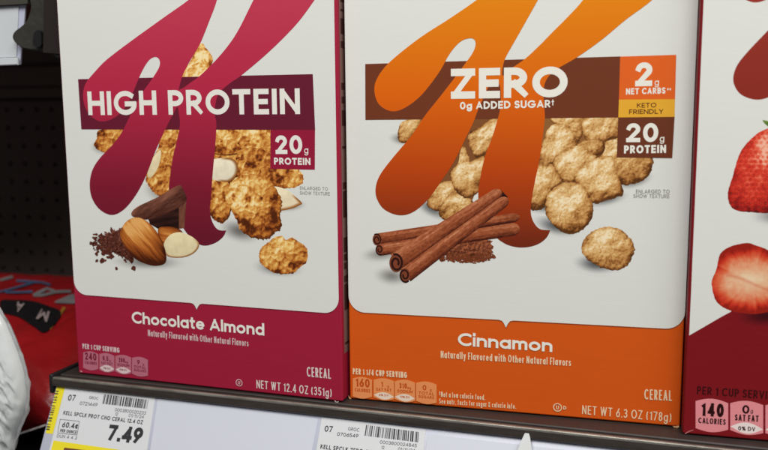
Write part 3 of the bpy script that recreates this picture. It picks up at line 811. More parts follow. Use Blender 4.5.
b2.area('corner_scuff', [(672.5, 425.6), (675.6, 426), (678.6, 425.2), (679.2, 426.6), (677.6, 427.6), (674, 427)], cardm((226, 178, 130)))
b2.area('corner_scuff', [(348.8, 394.6), (349.6, 396.4), (351.6, 398.6), (350.2, 398.8), (349.0, 397.4)], cardm((224, 168, 120)))
# ================================================================== BOX 3 : dark red, strawberries
b3 = Carton('cereal_box', (0.195621, 0.011623 - .0005, 0), 0.044247, 0.193, BOX_H, BOX_D, (122, 22, 28),
            'white and dark red cereal box with strawberries, right of the orange box')
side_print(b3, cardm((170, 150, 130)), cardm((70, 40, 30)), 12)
pl, pr = b3.at(689.2, 335.5), b3.at(733, 309)
fieldL = [(pl[0], BOX_H - .003), (pl[0], pl[1])]
sl = (pr[1] - pl[1]) / (pr[0] - pl[0])
for i in range(1, 13):
    u = pl[0] + i / 12 * (.1915 - pl[0]); q = u - pl[0]
    fieldL.append((u, pl[1] + sl * q * (1 - q / .42)))
fieldL.append((.1915, BOX_H - .003))
front3 = b3.area('front_panel', fieldL, M_WHITE, None, False)
# same letter form as the neighbour's, smaller and placed higher
uv = np.array([b2.at(*p) for p in K2])
a0, a1 = b2.at(375.6, 189), b2.at(395.4, 111.2)
t0, t1 = b3.at(733.4, 76), b3.at(755, 1.0)
sc3 = (t1[1] - b3.at(752, 98.4)[1]) / (a1[1] - b2.at(399.6, 215.2)[1])
K3 = [t0 + (p - a0) * sc3 for p in uv]
g3 = gradient_card('dark_red_blend', [(0.12, (104, 28, 22)), (0.175, (132, 42, 30)), (0.25, (150, 50, 40))])
bm = [p for p in K3]
letter = b3.area('brand_letter', [(p[0], min(p[1], BOX_H - .002)) for p in K3 if p[0] < .19], g3, None, False, 5)

def berry_ink(seed):
    def f(x, y, r, a):
        # seeds sit in staggered rows
        u, w = x * .26 + fbm(x * .05, y * .05, seed, 2) * .8, y * .26
        row = np.floor(w); uu = u + (row % 2) * .5
        fx, fy = uu - np.floor(uu) - .5, w - row - .5
        d = np.hypot(fx, fy * 1.1)
        cell = np.clip((d - .22) * 2.4, 0, 1); seed_ = np.clip(1 - d / .15, 0, 1)
        s = np.sqrt(np.clip(1 - r ** 2, 0, 1))
        v = .25 + .38 * s + .30 * np.exp(-((x + 6) / 6) ** 2 - ((y - 22) / 12) ** 2) + .006 * y - .002 * x + cell * .16 - (d < .26) * .03 + (fbm(x * .4, y * .4, seed + 3, 3) - .5) * .5
        c = ramp(v, [(0, (70, 10, 12)), (.35, (156, 28, 24)), (.65, (206, 54, 38)), (.85, (226, 104, 76)), (1, (238, 176, 150))])
        return c * (1 - seed_[..., None] * .55) + np.array((226, 160, 90))[None, None] * seed_[..., None] * .55
    return f
def cut_berry_ink(seed):
    def f(x, y, r, a):
        th = np.arctan2(y, x)
        ray = fbm(np.cos(th) * 7 + 20, np.sin(th) * 7 + 20, seed, 3)
        core = np.exp(-((x - 2) / 34) ** 2 - ((y - 1) / 14) ** 2)
        e = np.sqrt((x / 40) ** 2 + (y / 19) ** 2)
        v = 1.02 - .52 * np.clip(e, 0, 1.4) - .42 * np.clip((r - .62) / .38, 0, 1) + (ray - .5) * .6 * np.clip(r * 1.6 - .55, 0, 1) + (fbm(x * .3, y * .3, seed + 4, 3) - .5) * .2
        c = ramp(v, [(0, (146, 30, 20)), (.2, (196, 50, 30)), (.45, (214, 98, 62)), (.68, (222, 150, 112)), (.9, (226, 188, 150)), (1, (230, 202, 168))])
        g = np.exp(-((x + 34) / 3.4) ** 2 - ((y - 3.5) / 4.2) ** 2)[..., None]
        ln = np.exp(-((y + 3 + .10 * x + 4 * np.sin(x * .09)) / 1.6) ** 2)[..., None] * (np.abs(x - 6) < 26)[..., None] * .5
        c = c * (1 - ln) + np.array((206, 110, 76))[None, None] * ln
        return c * (1 - g) + np.array((166, 146, 40))[None, None] * g
    return f
soft_shadow(b3, front3, 786, 216, 42, 13, (96, 94, 94), .0)
b3.patch('printed_strawberry', [(728, 193), (730, 184), (732.6, 177), (735.5, 166), (741, 151), (751, 139), (760.7, 131.5), (775, 127), (792, 130), (806, 142), (812, 165), (806, 192), (792, 208), (772, 213), (752, 212.4), (737, 210.5), (729.5, 204)], berry_ink(6), front3, .01, 6)
b3.patch('printed_leaf', [(762.4, 120.4), (768, 121), (778, 123), (792, 118), (800, 126), (790, 131), (776, 130), (768, 126.4)], chunk_ink((52, 78, 26), (134, 156, 66), .3, 5), front3)
soft_shadow(b3, front3, 765, 316, 36, 14, (60, 12, 18), .0, (122, 22, 28))
b3.patch('printed_strawberry', [(711.8, 285.6), (712.7, 278), (716.5, 269), (720, 254.4), (730, 246.7), (746.7, 243), (757.8, 246), (770, 251), (788, 262), (797, 279), (788, 299), (770, 311), (755, 314), (744, 313), (733, 311.4), (722, 306.7), (715, 299)], cut_berry_ink(8), front3, .008, 3)
DK = cardm((58, 12, 14))
b3.text('facts_heading', 'PER 1 CUP SERVING', (696.8, 394.2), (781, 400.4), (696.8, 386), .165, DK, None, .12)
BLK = cardm((44, 14, 16))
facts(b3, [
    (695.6, 728.2, 397.6, 399.8, 431.4, 433.0, [('140', .16, .53, .86, .53, .40, .21), ('CALORIES', .08, .75, .92, .75, .17, .19)], False),
    (730.2, 763.2, 399.8, 401.8, 433.2, 436.4, [('0', .36, .39, .58, .39, .26, .22), ('g', .61, .35, .69, .35, .12, .14), ('SAT FAT', .14, .61, .86, .61, .19, .19), ('0% DV', .24, .90, .76, .90, .13, .19)], True),
    (765.4, 798.6, 401.8, 403.8, 436.4, 439.0, [('200', .2, .39, .8, .39, .26, .22), ('SODIUM', .14, .61, .86, .61, .19, .19)], True),
    (800.6, 834, 403.8, 406, 439, 441.4, [('8', .36, .39, .58, .39, .26, .22), ('SUGARS', .14, .61, .86, .61, .19, .19)], False)],
    None, (cardm((222, 138, 142)), BLK, cardm((232, 216, 210))))
b3.area('corner_scuff', [(684.6, 433.2), (686.2, 432.4), (689.5, 430.6), (693.5, 429.6), (693.5, 430.2), (690, 431.4), (687, 433), (685.6, 434)], cardm((178, 112, 110)))

# ================================================================== shelf, lip and price rail
SH_L, SH_R = -0.2055, 0.62
m_lip, bl_ = mat('brown_enamel', (0.040, 0.031, 0.027), 0.34, 0.5); bump(m_lip, bl_, 300, 0.1)
def wear(m, b, c0, c1, scale, stretch):
    nt = m.node_tree; tc = nt.nodes.new('ShaderNodeTexCoord'); mp = nt.nodes.new('ShaderNodeMapping'); mp.inputs['Scale'].default_value = stretch
    n = nt.nodes.new('ShaderNodeTexNoise'); n.inputs['Scale'].default_value = scale; n.inputs['Detail'].default_value = 6; n.inputs['Roughness'].default_value = .7
    cr = nt.nodes.new('ShaderNodeValToRGB'); cr.color_ramp.elements[0].position = .42; cr.color_ramp.elements[1].position = .68
    cr.color_ramp.elements[0].color = (*c0, 1); cr.color_ramp.elements[1].color = (*c1, 1)
    nt.links.new(tc.outputs['Object'], mp.inputs['Vector']); nt.links.new(mp.outputs['Vector'], n.inputs['Vector'])
    nt.links.new(n.outputs['Fac'], cr.inputs['Fac']); nt.links.new(cr.outputs['Color'], b.inputs['Base Color'])
wear(m_lip, bl_, (.036, .027, .023), (.062, .050, .042), 160, (.12, 1, 1))
m_highlight, br_ = mat('worn_lip_highlight', (0.30, 0.28, 0.245), 0.34, 0.5, 0.5); bump(m_highlight, br_, 500, 0.2, (.15, 1, 1)); wear(m_highlight, br_, (.36, .34, .29), (.14, .12, .10), 90, (.3, 1, 1))  # highlight along the shelf edge put into this metal's pale, worn colour
m_deck, _ = mat('shelf_deck', (0.030, 0.022, 0.019), 0.5, 0.4)
m_rail, brl = mat('white_rail_plastic', (0.46, 0.47, 0.555), 0.28, 0.5); bump(m_rail, brl, 40, 0.15, (.2, 1, 1))
shelf = tag(empty('shelf', ((SH_L + SH_R) / 2, 0, 0)), 'dark brown metal store shelf carrying the cereal boxes, with a rounded front lip', 'shelf')
cx = (SH_L + SH_R) / 2
def local(o, bm_fn): pass
bm = bmesh.new(); bm_box(bm, SH_L - cx, SH_R - cx, .004, .40, -.012, 0, .0006, 1)
link_bm('shelf_deck', bm, m_deck, shelf)
bm = bmesh.new(); bm_box(bm, SH_L - .0012 - cx, SH_R + .001 - cx, -.0034, .0036, -.0064, -.0009, .0008, 3)
link_bm('shelf_lip', bm, m_lip, shelf, True)
bm = bmesh.new(); bm_box(bm, SH_L - cx, SH_R - cx, -.0036, -.0014, -.0016, .0002, .0005, 2)
link_bm('lip_highlight', bm, m_highlight, shelf, True)
bm = bmesh.new(); bm_box(bm, SH_L - .0045 - cx, SH_L - .0014 - cx, -.002, .030, -.012, .0012, .0008, 2)
link_bm('end_cap', bm, mat('black_end_cap', (.012, .012, .012), .4, .4)[0], shelf, True)

TILT = math.radians(28)
RN = np.array([0, -math.cos(TILT), math.sin(TILT)]); RD = np.array([0, -math.sin(TILT), -math.cos(TILT)]); RX = np.array([1.0, 0, 0])
R0 = np.array([0, -0.0004, -0.0060])
def rail_pt(u, v, k=0):              # u along the shelf, v up the slope, k sheets proud
    return R0 + RX * u - RD * v + RN * (0.00006 + k * 0.00002)
def on_rail(px, py):
    P = meet(px, py, R0, RN) - R0
    return np.array([P[0], -(P @ RD)])
rail = tag(empty('price_rail', (cx, 0, -.006)), 'white plastic price rail sloping out under the front lip of the shelf', 'price rail')
def rail_prism(name, u0, u1, v0, v1, t0, t1, m, bev=.0005):
    bm = bmesh.new(); bm_box(bm, u0, u1, t0, t1, v0, v1, bev, 2)
    for v in bm.verts:
        p = R0 + RX * v.co.x - RD * v.co.z + RN * v.co.y - np.array([cx, 0, -.006]); v.co = p
    bmesh.ops.recalc_face_normals(bm, faces=bm.faces)
    return link_bm(name, bm, m, rail, True)
rail_prism('rail_back', SH_L + .0004, SH_R, -.046, -.0002, -.002, 0, m_rail)
rail_prism('rail_foot', SH_L + .0004, SH_R, -.0495, -.0462, -.002, .004, m_rail)

# a loose white card strip slid behind the labels
m_slip, _ = mat('rail_strip_paper', (0.55, 0.56, 0.625), 0.35, 0.4)
def sheet(name, quad_px, m, k, parent=None, th=0.00025):
    q = [on_rail(*p) for p in quad_px]
    V = [rail_pt(*p, k) for p in q] + [rail_pt(*p, k) - RN * th for p in q]
    n = len(q); Fc = [tuple(range(n))] + [tuple(range(2 * n - 1, n - 1, -1))] + [(i, n + i, n + (i + 1) % n, (i + 1) % n) for i in range(n)]
    o = link(name, V, Fc, m, parent)
    bm = bmesh.new(); bm.from_mesh(o.data); bmesh.ops.recalc_face_normals(bm, faces=bm.faces); bm.to_mesh(o.data); bm.free()
    return o
def rail_sheet(name, u0, u1, v0, v1, m, k, parent=None, th=0.0002):
    q = [(u0, v0), (u1, v0), (u1, v1), (u0, v1)]
    V = [rail_pt(*p, k) for p in q] + [rail_pt(*p, k) - RN * th for p in q]
    Fc = [(0, 1, 2, 3), (7, 6, 5, 4), (0, 4, 5, 1), (1, 5, 6, 2), (2, 6, 7, 3), (3, 7, 4, 0)]
    return link(name, V, Fc, m, parent)
m_label, blb = mat('label_paper', (0.60, 0.605, 0.61), 0.42, 0.35)
m_lprint, _ = mat('label_black', (0.025, 0.025, 0.028), 0.5, 0.3)
m_lgrey, _ = mat('label_grey', (0.10, 0.10, 0.105), 0.5, 0.3)
m_yel, _ = mat('label_yellow', (0.72, 0.60, 0.02), 0.45, 0.3)
m_lbrown, _ = mat('label_brown', (0.13, 0.045, 0.02), 0.5, 0.3)

def label_text(name, s, b0, b1, top, t, parent, m=None, gap=.12, k=14):
    p0, p1, pt = on_rail(*b0), on_rail(*b1), on_rail(*top)
    cap = abs((pt - p0)[1])
    return lettering(name, s, p0, p1, cap, t, m or m_lprint, parent, lambda u, v, dk=0: rail_pt(u, v, k + dk), gap)
def barcode(parent, tl, tr, br, bl, seed):
    q = [on_rail(*p) for p in (tl, tr, br, bl)]; rnd = random.Random(seed); V, Fc = [], []; x = 0
    L = lambda a, b, t: a + (b - a) * t
    while x < 1:
        w = rnd.choice((.010, .010, .020, .030)); x1 = min(1, x + w); n = len(V)
        for (a, b, t) in ((q[3], q[2], x), (q[3], q[2], x1), (q[0], q[1], x1), (q[0], q[1], x)):
            V.append(rail_pt(*L(a, b, t), 14))
        Fc.append((n, n + 1, n + 2, n + 3)); x = x1 + rnd.choice((.010, .010, .018, .026))
    link('barcode', V, Fc, m_lprint, parent)

lab1 = sheet('price_label', [(65.6, 386.4), (155.4, 396.8), (147, 452), (136, 520), (30, 508), (49.5, 450)], m_label, 8)
tag(lab1, 'white shelf price label reading 7.49 with a yellow band along its foot', 'price label', 'price labels on the shelf rail')
label_text('label_text', '07', (66.2, 400.4), (76.6, 401.2), (66.2, 394.2), .17, lab1)
label_text('label_text', 'GROC', (89, 398.8), (98.2, 400), (89, 395.9), .13, lab1, m_lgrey)
label_text('label_text', '0721449', (79.8, 405), (97.4, 406.6), (79.8, 401.4), .14, lab1, m_lgrey)
barcode(lab1, (104.4, 394.2), (148.6, 400), (147.0, 408.9), (102.6, 403.8), 3)
label_text('label_text', '0003800020233', (114.8, 411.3), (145.8, 414.9), (114.8, 407.9), .13, lab1, m_lgrey)
label_text('label_text', '12', (114.8, 415.4), (118.2, 415.8), (114.8, 412.2), .14, lab1, m_lgrey)
label_text('label_text', '01/11/24', (128.6, 416.8), (143.8, 418.6), (128.6, 413.6), .13, lab1, m_lgrey)
label_text('label_text', 'KELL SPCLK PROT CHO CERAL 12.4 OZ', (63.3, 414.6), (142.8, 424.4), (63.3, 410.6), .185, lab1, None, .16)
label_text('label_text', '60.4¢', (62, 427.2), (77.6, 429.0), (62, 421.6), .19, lab1, None, .14)
label_text('label_text', 'PER OUNCE', (60.2, 432.0), (76.6, 433.8), (60.2, 428.8), .2, lab1)
def frame_on_rail(pts, w, m, parent):
    q = [on_rail(*p) for p in pts]; v, f = ribbon(q, w, True, 0)
    link('label_frame', [rail_pt(*p, 13) for p in v], f, m, parent)
frame_on_rail([(60.4, 419.4), (79.6, 421.4), (77.4, 435.0), (58.0, 433.0)], .0003, m_lprint, lab1)
label_text('label_text', 'DUN 4 4 2', (57, 437.4), (77, 439.6), (57, 434.2), .14, lab1, m_lgrey, .2)
label_text('price_text', '7.49', (106.6, 440.4), (141.2, 444.2), (106.6, 424.0), .235, lab1, None, .08)
sheet('label_band', [(53.9, 440.6), (118, 449.6), (140, 453.0), (133, 516), (33, 504), (50, 455)], m_yel, 12, lab1, .00005)
sheet('label_block', [(64.5, 447.6), (96, 451.4), (92, 480), (58, 476)], m_lbrown, 15, lab1, .00004)

stk = sheet('yellow_sticker', [(57.3, 385.2), (65.4, 386.2), (52.9, 434.0), (45.8, 433.2)], m_yel, 4)
tag(stk, 'narrow yellow tag with small black writing at the left end of the rail', 'shelf tag')
q0, q1 = on_rail(49.6, 431), on_rail(59.4, 390); off = on_rail(47.4, 430.6)
lettering('tag_text', 'BUY ON SHELF TAG 04', q0 + (q1 - q0) * .02, q0 + (q1 - q0) * .98, .0030, .14, m_lprint, stk, lambda u, v, dk=0: rail_pt(u, v, 10 + dk), .2)

lab2 = sheet('price_label', [(322, 417.4), (426, 429.4), (422, 470), (416, 520), (306, 508), (315, 458)], m_label, 8)
tag(lab2, 'white shelf price label below the orange box, barcode at its top', 'price label', 'price labels on the shelf rail')
label_text('label_text', '07', (323, 431.4), (333.8, 432.6), (323, 425.2), .17, lab2)
label_text('label_text', 'GROC', (348, 430.4), (359.2, 431.8), (348, 426.8), .13, lab2, m_lgrey)
label_text('label_text', '0706549', (337, 435.8), (358.4, 437.8), (337, 432.2), .15, lab2)
barcode(lab2, (366.3, 425), (418.8, 432), (418.2, 442.4), (364.7, 435.8), 5)
label_text('label_text', '0003800024845', (379.8, 443.6), (416.8, 447.4), (379.8, 440.2), .14, lab2, m_lgrey)
label_text('label_text', '12', (381, 448.8), (384.6, 449.2), (381, 445.6), .14, lab2, m_lgrey)
label_text('label_text', '01/11/24', (398, 450.6), (415, 452.4), (398, 447.2), .14, lab2, m_lgrey)
label_text('label_text', 'KELL SPCLK ZERO CIN CEREAL 6.3 OZ', (320.4, 448.6), (412, 459.6), (320.4, 444.2), .185, lab2, None, .16)

# paper slips showing between the labels: plain backing cards in the rail
slip = sheet('rail_card', [(158, 398.6), (318, 418.6), (312, 450), (300, 520), (138, 500), (150, 452)], m_slip, 3)
tag(slip, 'blank bluish white backing card in the rail between the two price labels', 'card', 'blank backing cards in the price rail')
slip2 = sheet('rail_card', [(427.5, 434), (540, 447), (700, 465), (690, 530), (418, 498), (424, 470)], m_slip, 3)
tag(slip2, 'blank bluish white backing card in the rail right of both price labels', 'card', 'blank backing cards in the price rail')

# pointed translucent flag clipped on the rail
m_flag, bf = mat('clear_flag_plastic', (0.62, 0.63, 0.62), 0.25, 0.5)
bf.inputs['Transmission Weight'].default_value = 0.15
q = [on_rail(*p) for p in ((518.5, 451), (522.5, 441), (525.4, 434.6), (527.6, 432.9), (529.6, 434.0), (530.8, 438), (532, 446), (533.6, 458), (530, 500), (505, 500), (512, 465))]
V = [rail_pt(*p) + RN * .004 for p in q] + [rail_pt(*p) + RN * .0028 for p in q]; n = len(q)
flag = link('plastic_flag', V, [tuple(range(n)), tuple(range(2 * n - 1, n - 1, -1))] + [(i, n + i, n + (i + 1) % n, (i + 1) % n) for i in range(n)], m_flag)
bm = bmesh.new(); bm.from_mesh(flag.data); bmesh.ops.recalc_face_normals(bm, faces=bm.faces); bm.to_mesh(flag.data); bm.free()
tag(flag, 'pointed whitish plastic flag standing on the price rail below the orange box', 'shelf flag')

# ================================================================== left bay: dark fixture, candy bag, white packet
m_dark, bdk = mat('dark_brown_panel', (0.100, 0.072, 0.058), 0.6, 0.3); bump(m_dark, bdk, 60, .2)
m_dark2, bd2 = mat('dark_brown_rail', (0.105, 0.077, 0.060), 0.55, 0.35); bump(m_dark2, bd2, 60, .2)
m_hole, _ = mat('peg_hole_black', (0.004, 0.004, 0.004), 0.8, 0.1)
# pegboard back panel with real holes
PY = 0.53
def pegboard(x0, x1, z0, z1, pitch=.0254, rad=.0034):
    V, Fc = [], []
    nx, nz = int((x1 - x0) / pitch), int((z1 - z0) / pitch)
    for i in range(nx):
        for j in range(nz):
            cx_, cz_ = x0 + (i + .5) * pitch, z0 + (j + .5) * pitch; n = len(V); K = 16
            for k in range(K):
                a = k / K * 2 * math.pi; c, s = math.cos(a), math.sin(a); m_ = max(abs(c), abs(s))
                V.append((cx_ + pitch / 2 * c / m_, PY, cz_ + pitch / 2 * s / m_))
            for k in range(K):
                a = k / K * 2 * math.pi; V.append((cx_ + rad * math.cos(a), PY, cz_ + rad * math.sin(a)))
            for k in range(K):
                a = k / K * 2 * math.pi; V.append((cx_ + rad * math.cos(a), PY + .006, cz_ + rad * math.sin(a)))
            for k in range(K):
                l = (k + 1) % K
                Fc.append((n + k, n + l, n + K + l, n + K + k)); Fc.append((n + K + k, n + K + l, n + 2 * K + l, n + 2 * K + k))
            # square corners
    # corner fillers: each cell's square corners are covered by the backing sheet just behind
    return V, Fc
x0p, z0p = -1.6, -.3
bk = empty('back_panel', (-.4, PY, 0)); tag(bk, 'dark brown perforated back panel behind the left bay', 'back panel')
V, Fc = pegboard(-.70127 - 30.5 * .0254, -.70127 + 42.5 * .0254, .17848 - 19.5 * .0254, .17848 + .5 * .0254)
link('perforated_sheet', [(a + .4, b - PY, c) for a, b, c in V], Fc, m_dark, bk)
bm = bmesh.new(); bm_box(bm, -1.1, .8, .0065, .012, -.33, 1.09); link_bm('backing_sheet', bm, m_hole, bk)
bm = bmesh.new(); bm_box(bm, -1.1, .8, -.012, .006, .1945, .209, .001); link_bm('lower_crossbar', bm, m_dark2, bk)
bm = bmesh.new(); bm_box(bm, -1.1, .8, -.022, .006, .2105, .2372, .0012); link_bm('upper_crossbar', bm, m_dark2, bk)
bm = bmesh.new(); bm_box(bm, -1.1, .8, -.006, .006, .2385, 1.1, .001); link_bm('plain_sheet', bm, m_dark2, bk)

low = tag(empty('lower_shelf', (-.5, .1, -.07)), 'dark shelf of the left bay under the red candy bag', 'shelf')
bm = bmesh.new(); bm_box(bm, -.55, .29, -.16, .41, -.012, 0, .001); link_bm('shelf_deck', bm, mat('low_shelf_paint', (.016, .012, .011), .55, .3)[0], low)
bm = bmesh.new(); bm_box(bm, -.55, .29, -.163, -.1605, -.045, .001, .0008); link_bm('shelf_lip', bm, m_lip, low)

# candy bag: a soft pillow lying on the lower shelf, crimped seam at its front
BX0, BX1 = -.66, -.2115
prof = smooth_outline([(.031, -.0635), (.020, -.050), (.011, -.030), (.018, -.010), (.045, .004), (.11, .0105), (.19, .013), (.25, .009), (.31, -.010), (.335, -.040), (.335, -.066)], 8, False)
nx = 90; V, Fc = [], []; m2 = len(prof) // 2
for i in range(nx + 1):
    q = i / nx; x = BX0 + (BX1 - BX0) * q
    e = min(1, (1 - q) / .16, q / .16); e = math.sqrt(max(0, 1 - (1 - e) ** 2))
    for j, p in enumerate(prof):
        t = j / (len(prof) - 1)
        zc = -.045 + (x + .245) * -.0  # seam height
        z = -.055 + (p[1] + .055) * (0.30 + .70 * e)
        lift = float(fbm(np.array(x * 22.), np.array(t * 5.), 3, 3) - .5) * .010 * math.sin(math.pi * t)
        cr = float(abs(fbm(np.array(x * 60. + t * 12), np.array(t * 9. - x * 14), 9, 3) - .5)) * .012 * math.sin(math.pi * t)
        zz = z + lift - cr
        if j < m2: zz = max(zz, -.0587 + .40 * max(x + .264, -.02))
        V.append((x, p[0] + cr * .6, zz))
m_ = len(prof)
for i in range(nx):
    for j in range(m_ - 1): Fc.append((i * m_ + j, i * m_ + j + 1, (i + 1) * m_ + j + 1, (i + 1) * m_ + j))
# underside
nb = len(V)
for i in range(nx + 1): V.append((BX0 + (BX1 - BX0) * i / nx, .18, -.068))
for i in range(nx):
    Fc.append((i * m_, (i + 1) * m_, nb + i + 1, nb + i)); Fc.append((i * m_ + m_ - 1, nb + i, nb + i + 1, (i + 1) * m_ + m_ - 1))
m_red, brd = mat('red_bag_film', (0.30, 0.009, 0.011), 0.32, 0.45); bump(m_red, brd, 55, .5, (1, 1, 1), 4, .002)
bag_root = empty('candy_bag', (-.4, .05, -.068))
tag(bag_root, 'red plastic candy bag with dark printed band, lying left of the crimson box', 'candy bag')
def inbag(P): return [(a[0] + .4, a[1] - .05, a[2] + .068) for a in P]
bagV = V
film = link('bag_film', inbag(V), Fc, m_red, bag_root, True)
bm = bmesh.new(); bm.from_mesh(film.data); bmesh.ops.recalc_face_normals(bm, faces=bm.faces); bm.to_mesh(film.data); bm.free()
bvh = BVHTree.FromPolygons([Vector(v) for v in bagV], [list(f) for f in Fc])
def on_bag(px, py, off):
    d = Vector(sight(px, py)).normalized(); h = bvh.ray_cast(Vector(CAM), d)
    if h[0] is None: return None
    n = h[1] if h[1].dot(d) < 0 else -h[1]
    return np.array(h[0] + n * off)
def bag_area(name, pts, m, off):
    """printed area on the bag, gridded so it follows the film"""
    q = np.array(smooth_outline(pts, 4)); c = q.mean(0); R_ = 10; V, Fc = [], []; N = len(q)
    for r in range(R_ + 1):
        for i in range(N):
            s = c + (q[i] - c) * (r / R_)
            h = on_bag(s[0], s[1], off)
            V.append(h if h is not None else V[-1] if V else np.array([BX0, .1, 0]))
    for r in range(R_):
        for i in range(N):
            j = (i + 1) % N; Fc.append((r * N + i, (r + 1) * N + i, (r + 1) * N + j, r * N + j))
    return link(name, inbag(V), Fc, m, bag_root, True)
def bag_stroke(name, lines, w, m, off, parent):
    V, Fc = [], []
    for k, ln_ in enumerate(lines):
        P = [np.array(p, float) for p in smooth_outline(ln_, 5, False)]
        v, f = ribbon(P, w, False, w * .3); b = len(V); ok = True; h3 = []
        for s in v:
            h = on_bag(s[0], s[1], off + k * .00004)
            if h is None: ok = False; break
            h3.append(h)
        if not ok: continue
        V += h3; Fc += [tuple(b + i for i in g) for g in f]
    if V: link(name, inbag(V), Fc, m, parent)
m_bblk, _ = mat('bag_black', (.010, .009, .010), .35, .4)
m_bgrey, _ = mat('bag_grey_print', (.20, .19, .19), .35, .4)
m_bpink, _ = mat('bag_pale_print', (.34, .26, .25), .35, .4)
m_bblue, _ = mat('bag_blue_print', (.07, .13, .24), .35, .4)
m_bgold, _ = mat('bag_gold_print', (.36, .15, .02), .35, .4)
m_bmar, _ = mat('bag_maroon', (.10, .006, .008), .35, .4)
band = bag_area('bag_band', [(1, 302), (14, 301), (32, 302), (48, 307), (61, 313), (56, 324), (44, 334), (34, 328), (18, 318), (2, 313)], m_bblk, .0012)
def bag_text(s_, q0, q1, cap, t, m, off, parent):
    f = lambda u, v, dk=0: (lambda h: h if h is not None else np.array([BX0, .1, 0]))(on_bag(u, -v, off + dk * .00003))
    o = lettering('bag_letter', s_, (q0[0], -q0[1]), (q1[0], -q1[1]), cap, t, m, bag_root, f, .16)
    me = o.data
    for v in me.vertices: v.co = Vector((v.co.x + .4, v.co.y - .05, v.co.z + .068))
    o.parent = parent
bag_text('M', (57, 318), (34, 309), 11, .2, m_bpink, .0030, band)
bag_text('A', (32, 309), (10, 302), 10, .2, m_bpink, .0030, band)
bag_stroke('bag_trim', [[(64, 309), (58, 318), (50, 329)]], 3.2, m_bgold, .0009, bag_root)
bag_stroke('bag_letter', [[(0, 281), (6, 279.5), (12, 278)]], 2.6, m_bgrey, .0012, bag_root)
bag_stroke('bag_letter', [[(34, 296), (42, 292), (47, 289.5)], [(34, 296.5), (44, 296), (56, 293), (70, 292.5)], [(48, 290), (56, 293)]], 2.6, m_bgrey, .0012, bag_root)
bag_area('bag_letter', [(54, 303.5), (62, 299.5), (74, 295.5), (76, 304), (66, 304.6)], m_bgrey, .0013)
bag_stroke('bag_letter', [[(0, 293), (12, 290), (24, 286.5), (34, 283.5), (42, 283.6), (50, 286)], [(17, 282), (28, 282.5), (36, 283)], [(6, 293.6), (20, 293.6), (32, 293)]], 1.9, m_bblue, .0014, bag_root)
# white crimped seam of the bag
m_seam, _ = mat('seam_white', (.62, .60, .58), .35, .4)
V, Fc = [], []
for i in range(41):
    q = i / 40; px = -30 + q * 93; py = 432.6 + (22 - px) * .30 if px < 22 else 432.6 - (px - 22) * .335
    P = meet(px, py, [0, .013, 0], [0, 1, 0]); z = P + np.array([0, -.0015 * math.sin(q * 60) * .3, 0])
    V += [z + np.array([0, 0, .0006]), z + np.array([0, -.0006, -.0008]), z + np.array([0, .0006, -.0008])]
for i in range(40):
    for a, b_ in ((0, 1), (1, 2), (2, 0)): Fc.append((i * 3 + a, (i + 1) * 3 + a, (i + 1) * 3 + b_, i * 3 + b_))
link('bag_seam', inbag(V), Fc, m_seam, bag_root)

# white packet with clear crimped film, standing in front of the bag
PKY = -0.012
outl = [(-60, 330), (-40, 300), (-12, 300), (2, 316), (10, 332), (17, 350), (22.5, 366), (25.5, 382), (26.5, 398), (24, 412), (19, 426), (14, 440), (10, 456), (-20, 462), (-60, 455)]
inner = smooth_outline([meet(px, py, [0, PKY, 0], [0, 1, 0])[[0, 2]] for px, py in outl], 6)
c2 = np.mean(inner, 0); N = len(inner); R_ = 34
m_pack, bpk = mat('white_packet_film', (0.60, 0.62, 0.61), 0.18, 0.5); bump(m_pack, bpk, 45, .25, (1, 1, 1), 4, .0015)
def pillow(th, grow, seed, amp):
    V, Fc = [], []
    for side in (-1, 1):
        for r in range(R_ + 1):
            t = r / R_
            for i in range(N):
                p = c2 + (inner[i] - c2) * t * grow
                h = th * math.sqrt(max(0, 1 - t ** 2.6))
                cr = float(abs(fbm(np.array(p[0] * 95 + p[1] * 40), np.array(p[1] * 30. - p[0] * 30), seed, 4) - .5)) * amp * (1 - t ** 6) * (.3 + 2.0 * min(1, max(0, (.02 - p[1]) / .075)))
                V.append((p[0], PKY + side * h + (cr if side < 0 else 0), p[1]))
    for sd in (0, 1):
        o_ = sd * (R_ + 1) * N
        for r in range(R_):
            for i in range(N):
                j = (i + 1) % N; f = (o_ + r * N + i, o_ + (r + 1) * N + i, o_ + (r + 1) * N + j, o_ + r * N + j)
                Fc.append(f)
    return V, Fc
pk = empty('white_packet', (-.27, PKY, -.066))
tag(pk, 'white packet in crinkled clear film in front of the red candy bag', 'packet')
inpk = lambda P: [(a[0] + .27, a[1] - PKY, a[2] + .066) for a in P]
V, Fc = pillow(.012, 1, 5, .019)
o = link('packet_body', inpk(V), Fc, m_pack, pk, True)
bm = bmesh.new(); bm.from_mesh(o.data); bmesh.ops.remove_doubles(bm, verts=bm.verts, dist=1e-6); bmesh.ops.recalc_face_normals(bm, faces=bm.faces); bm.to_mesh(o.data); bm.free()
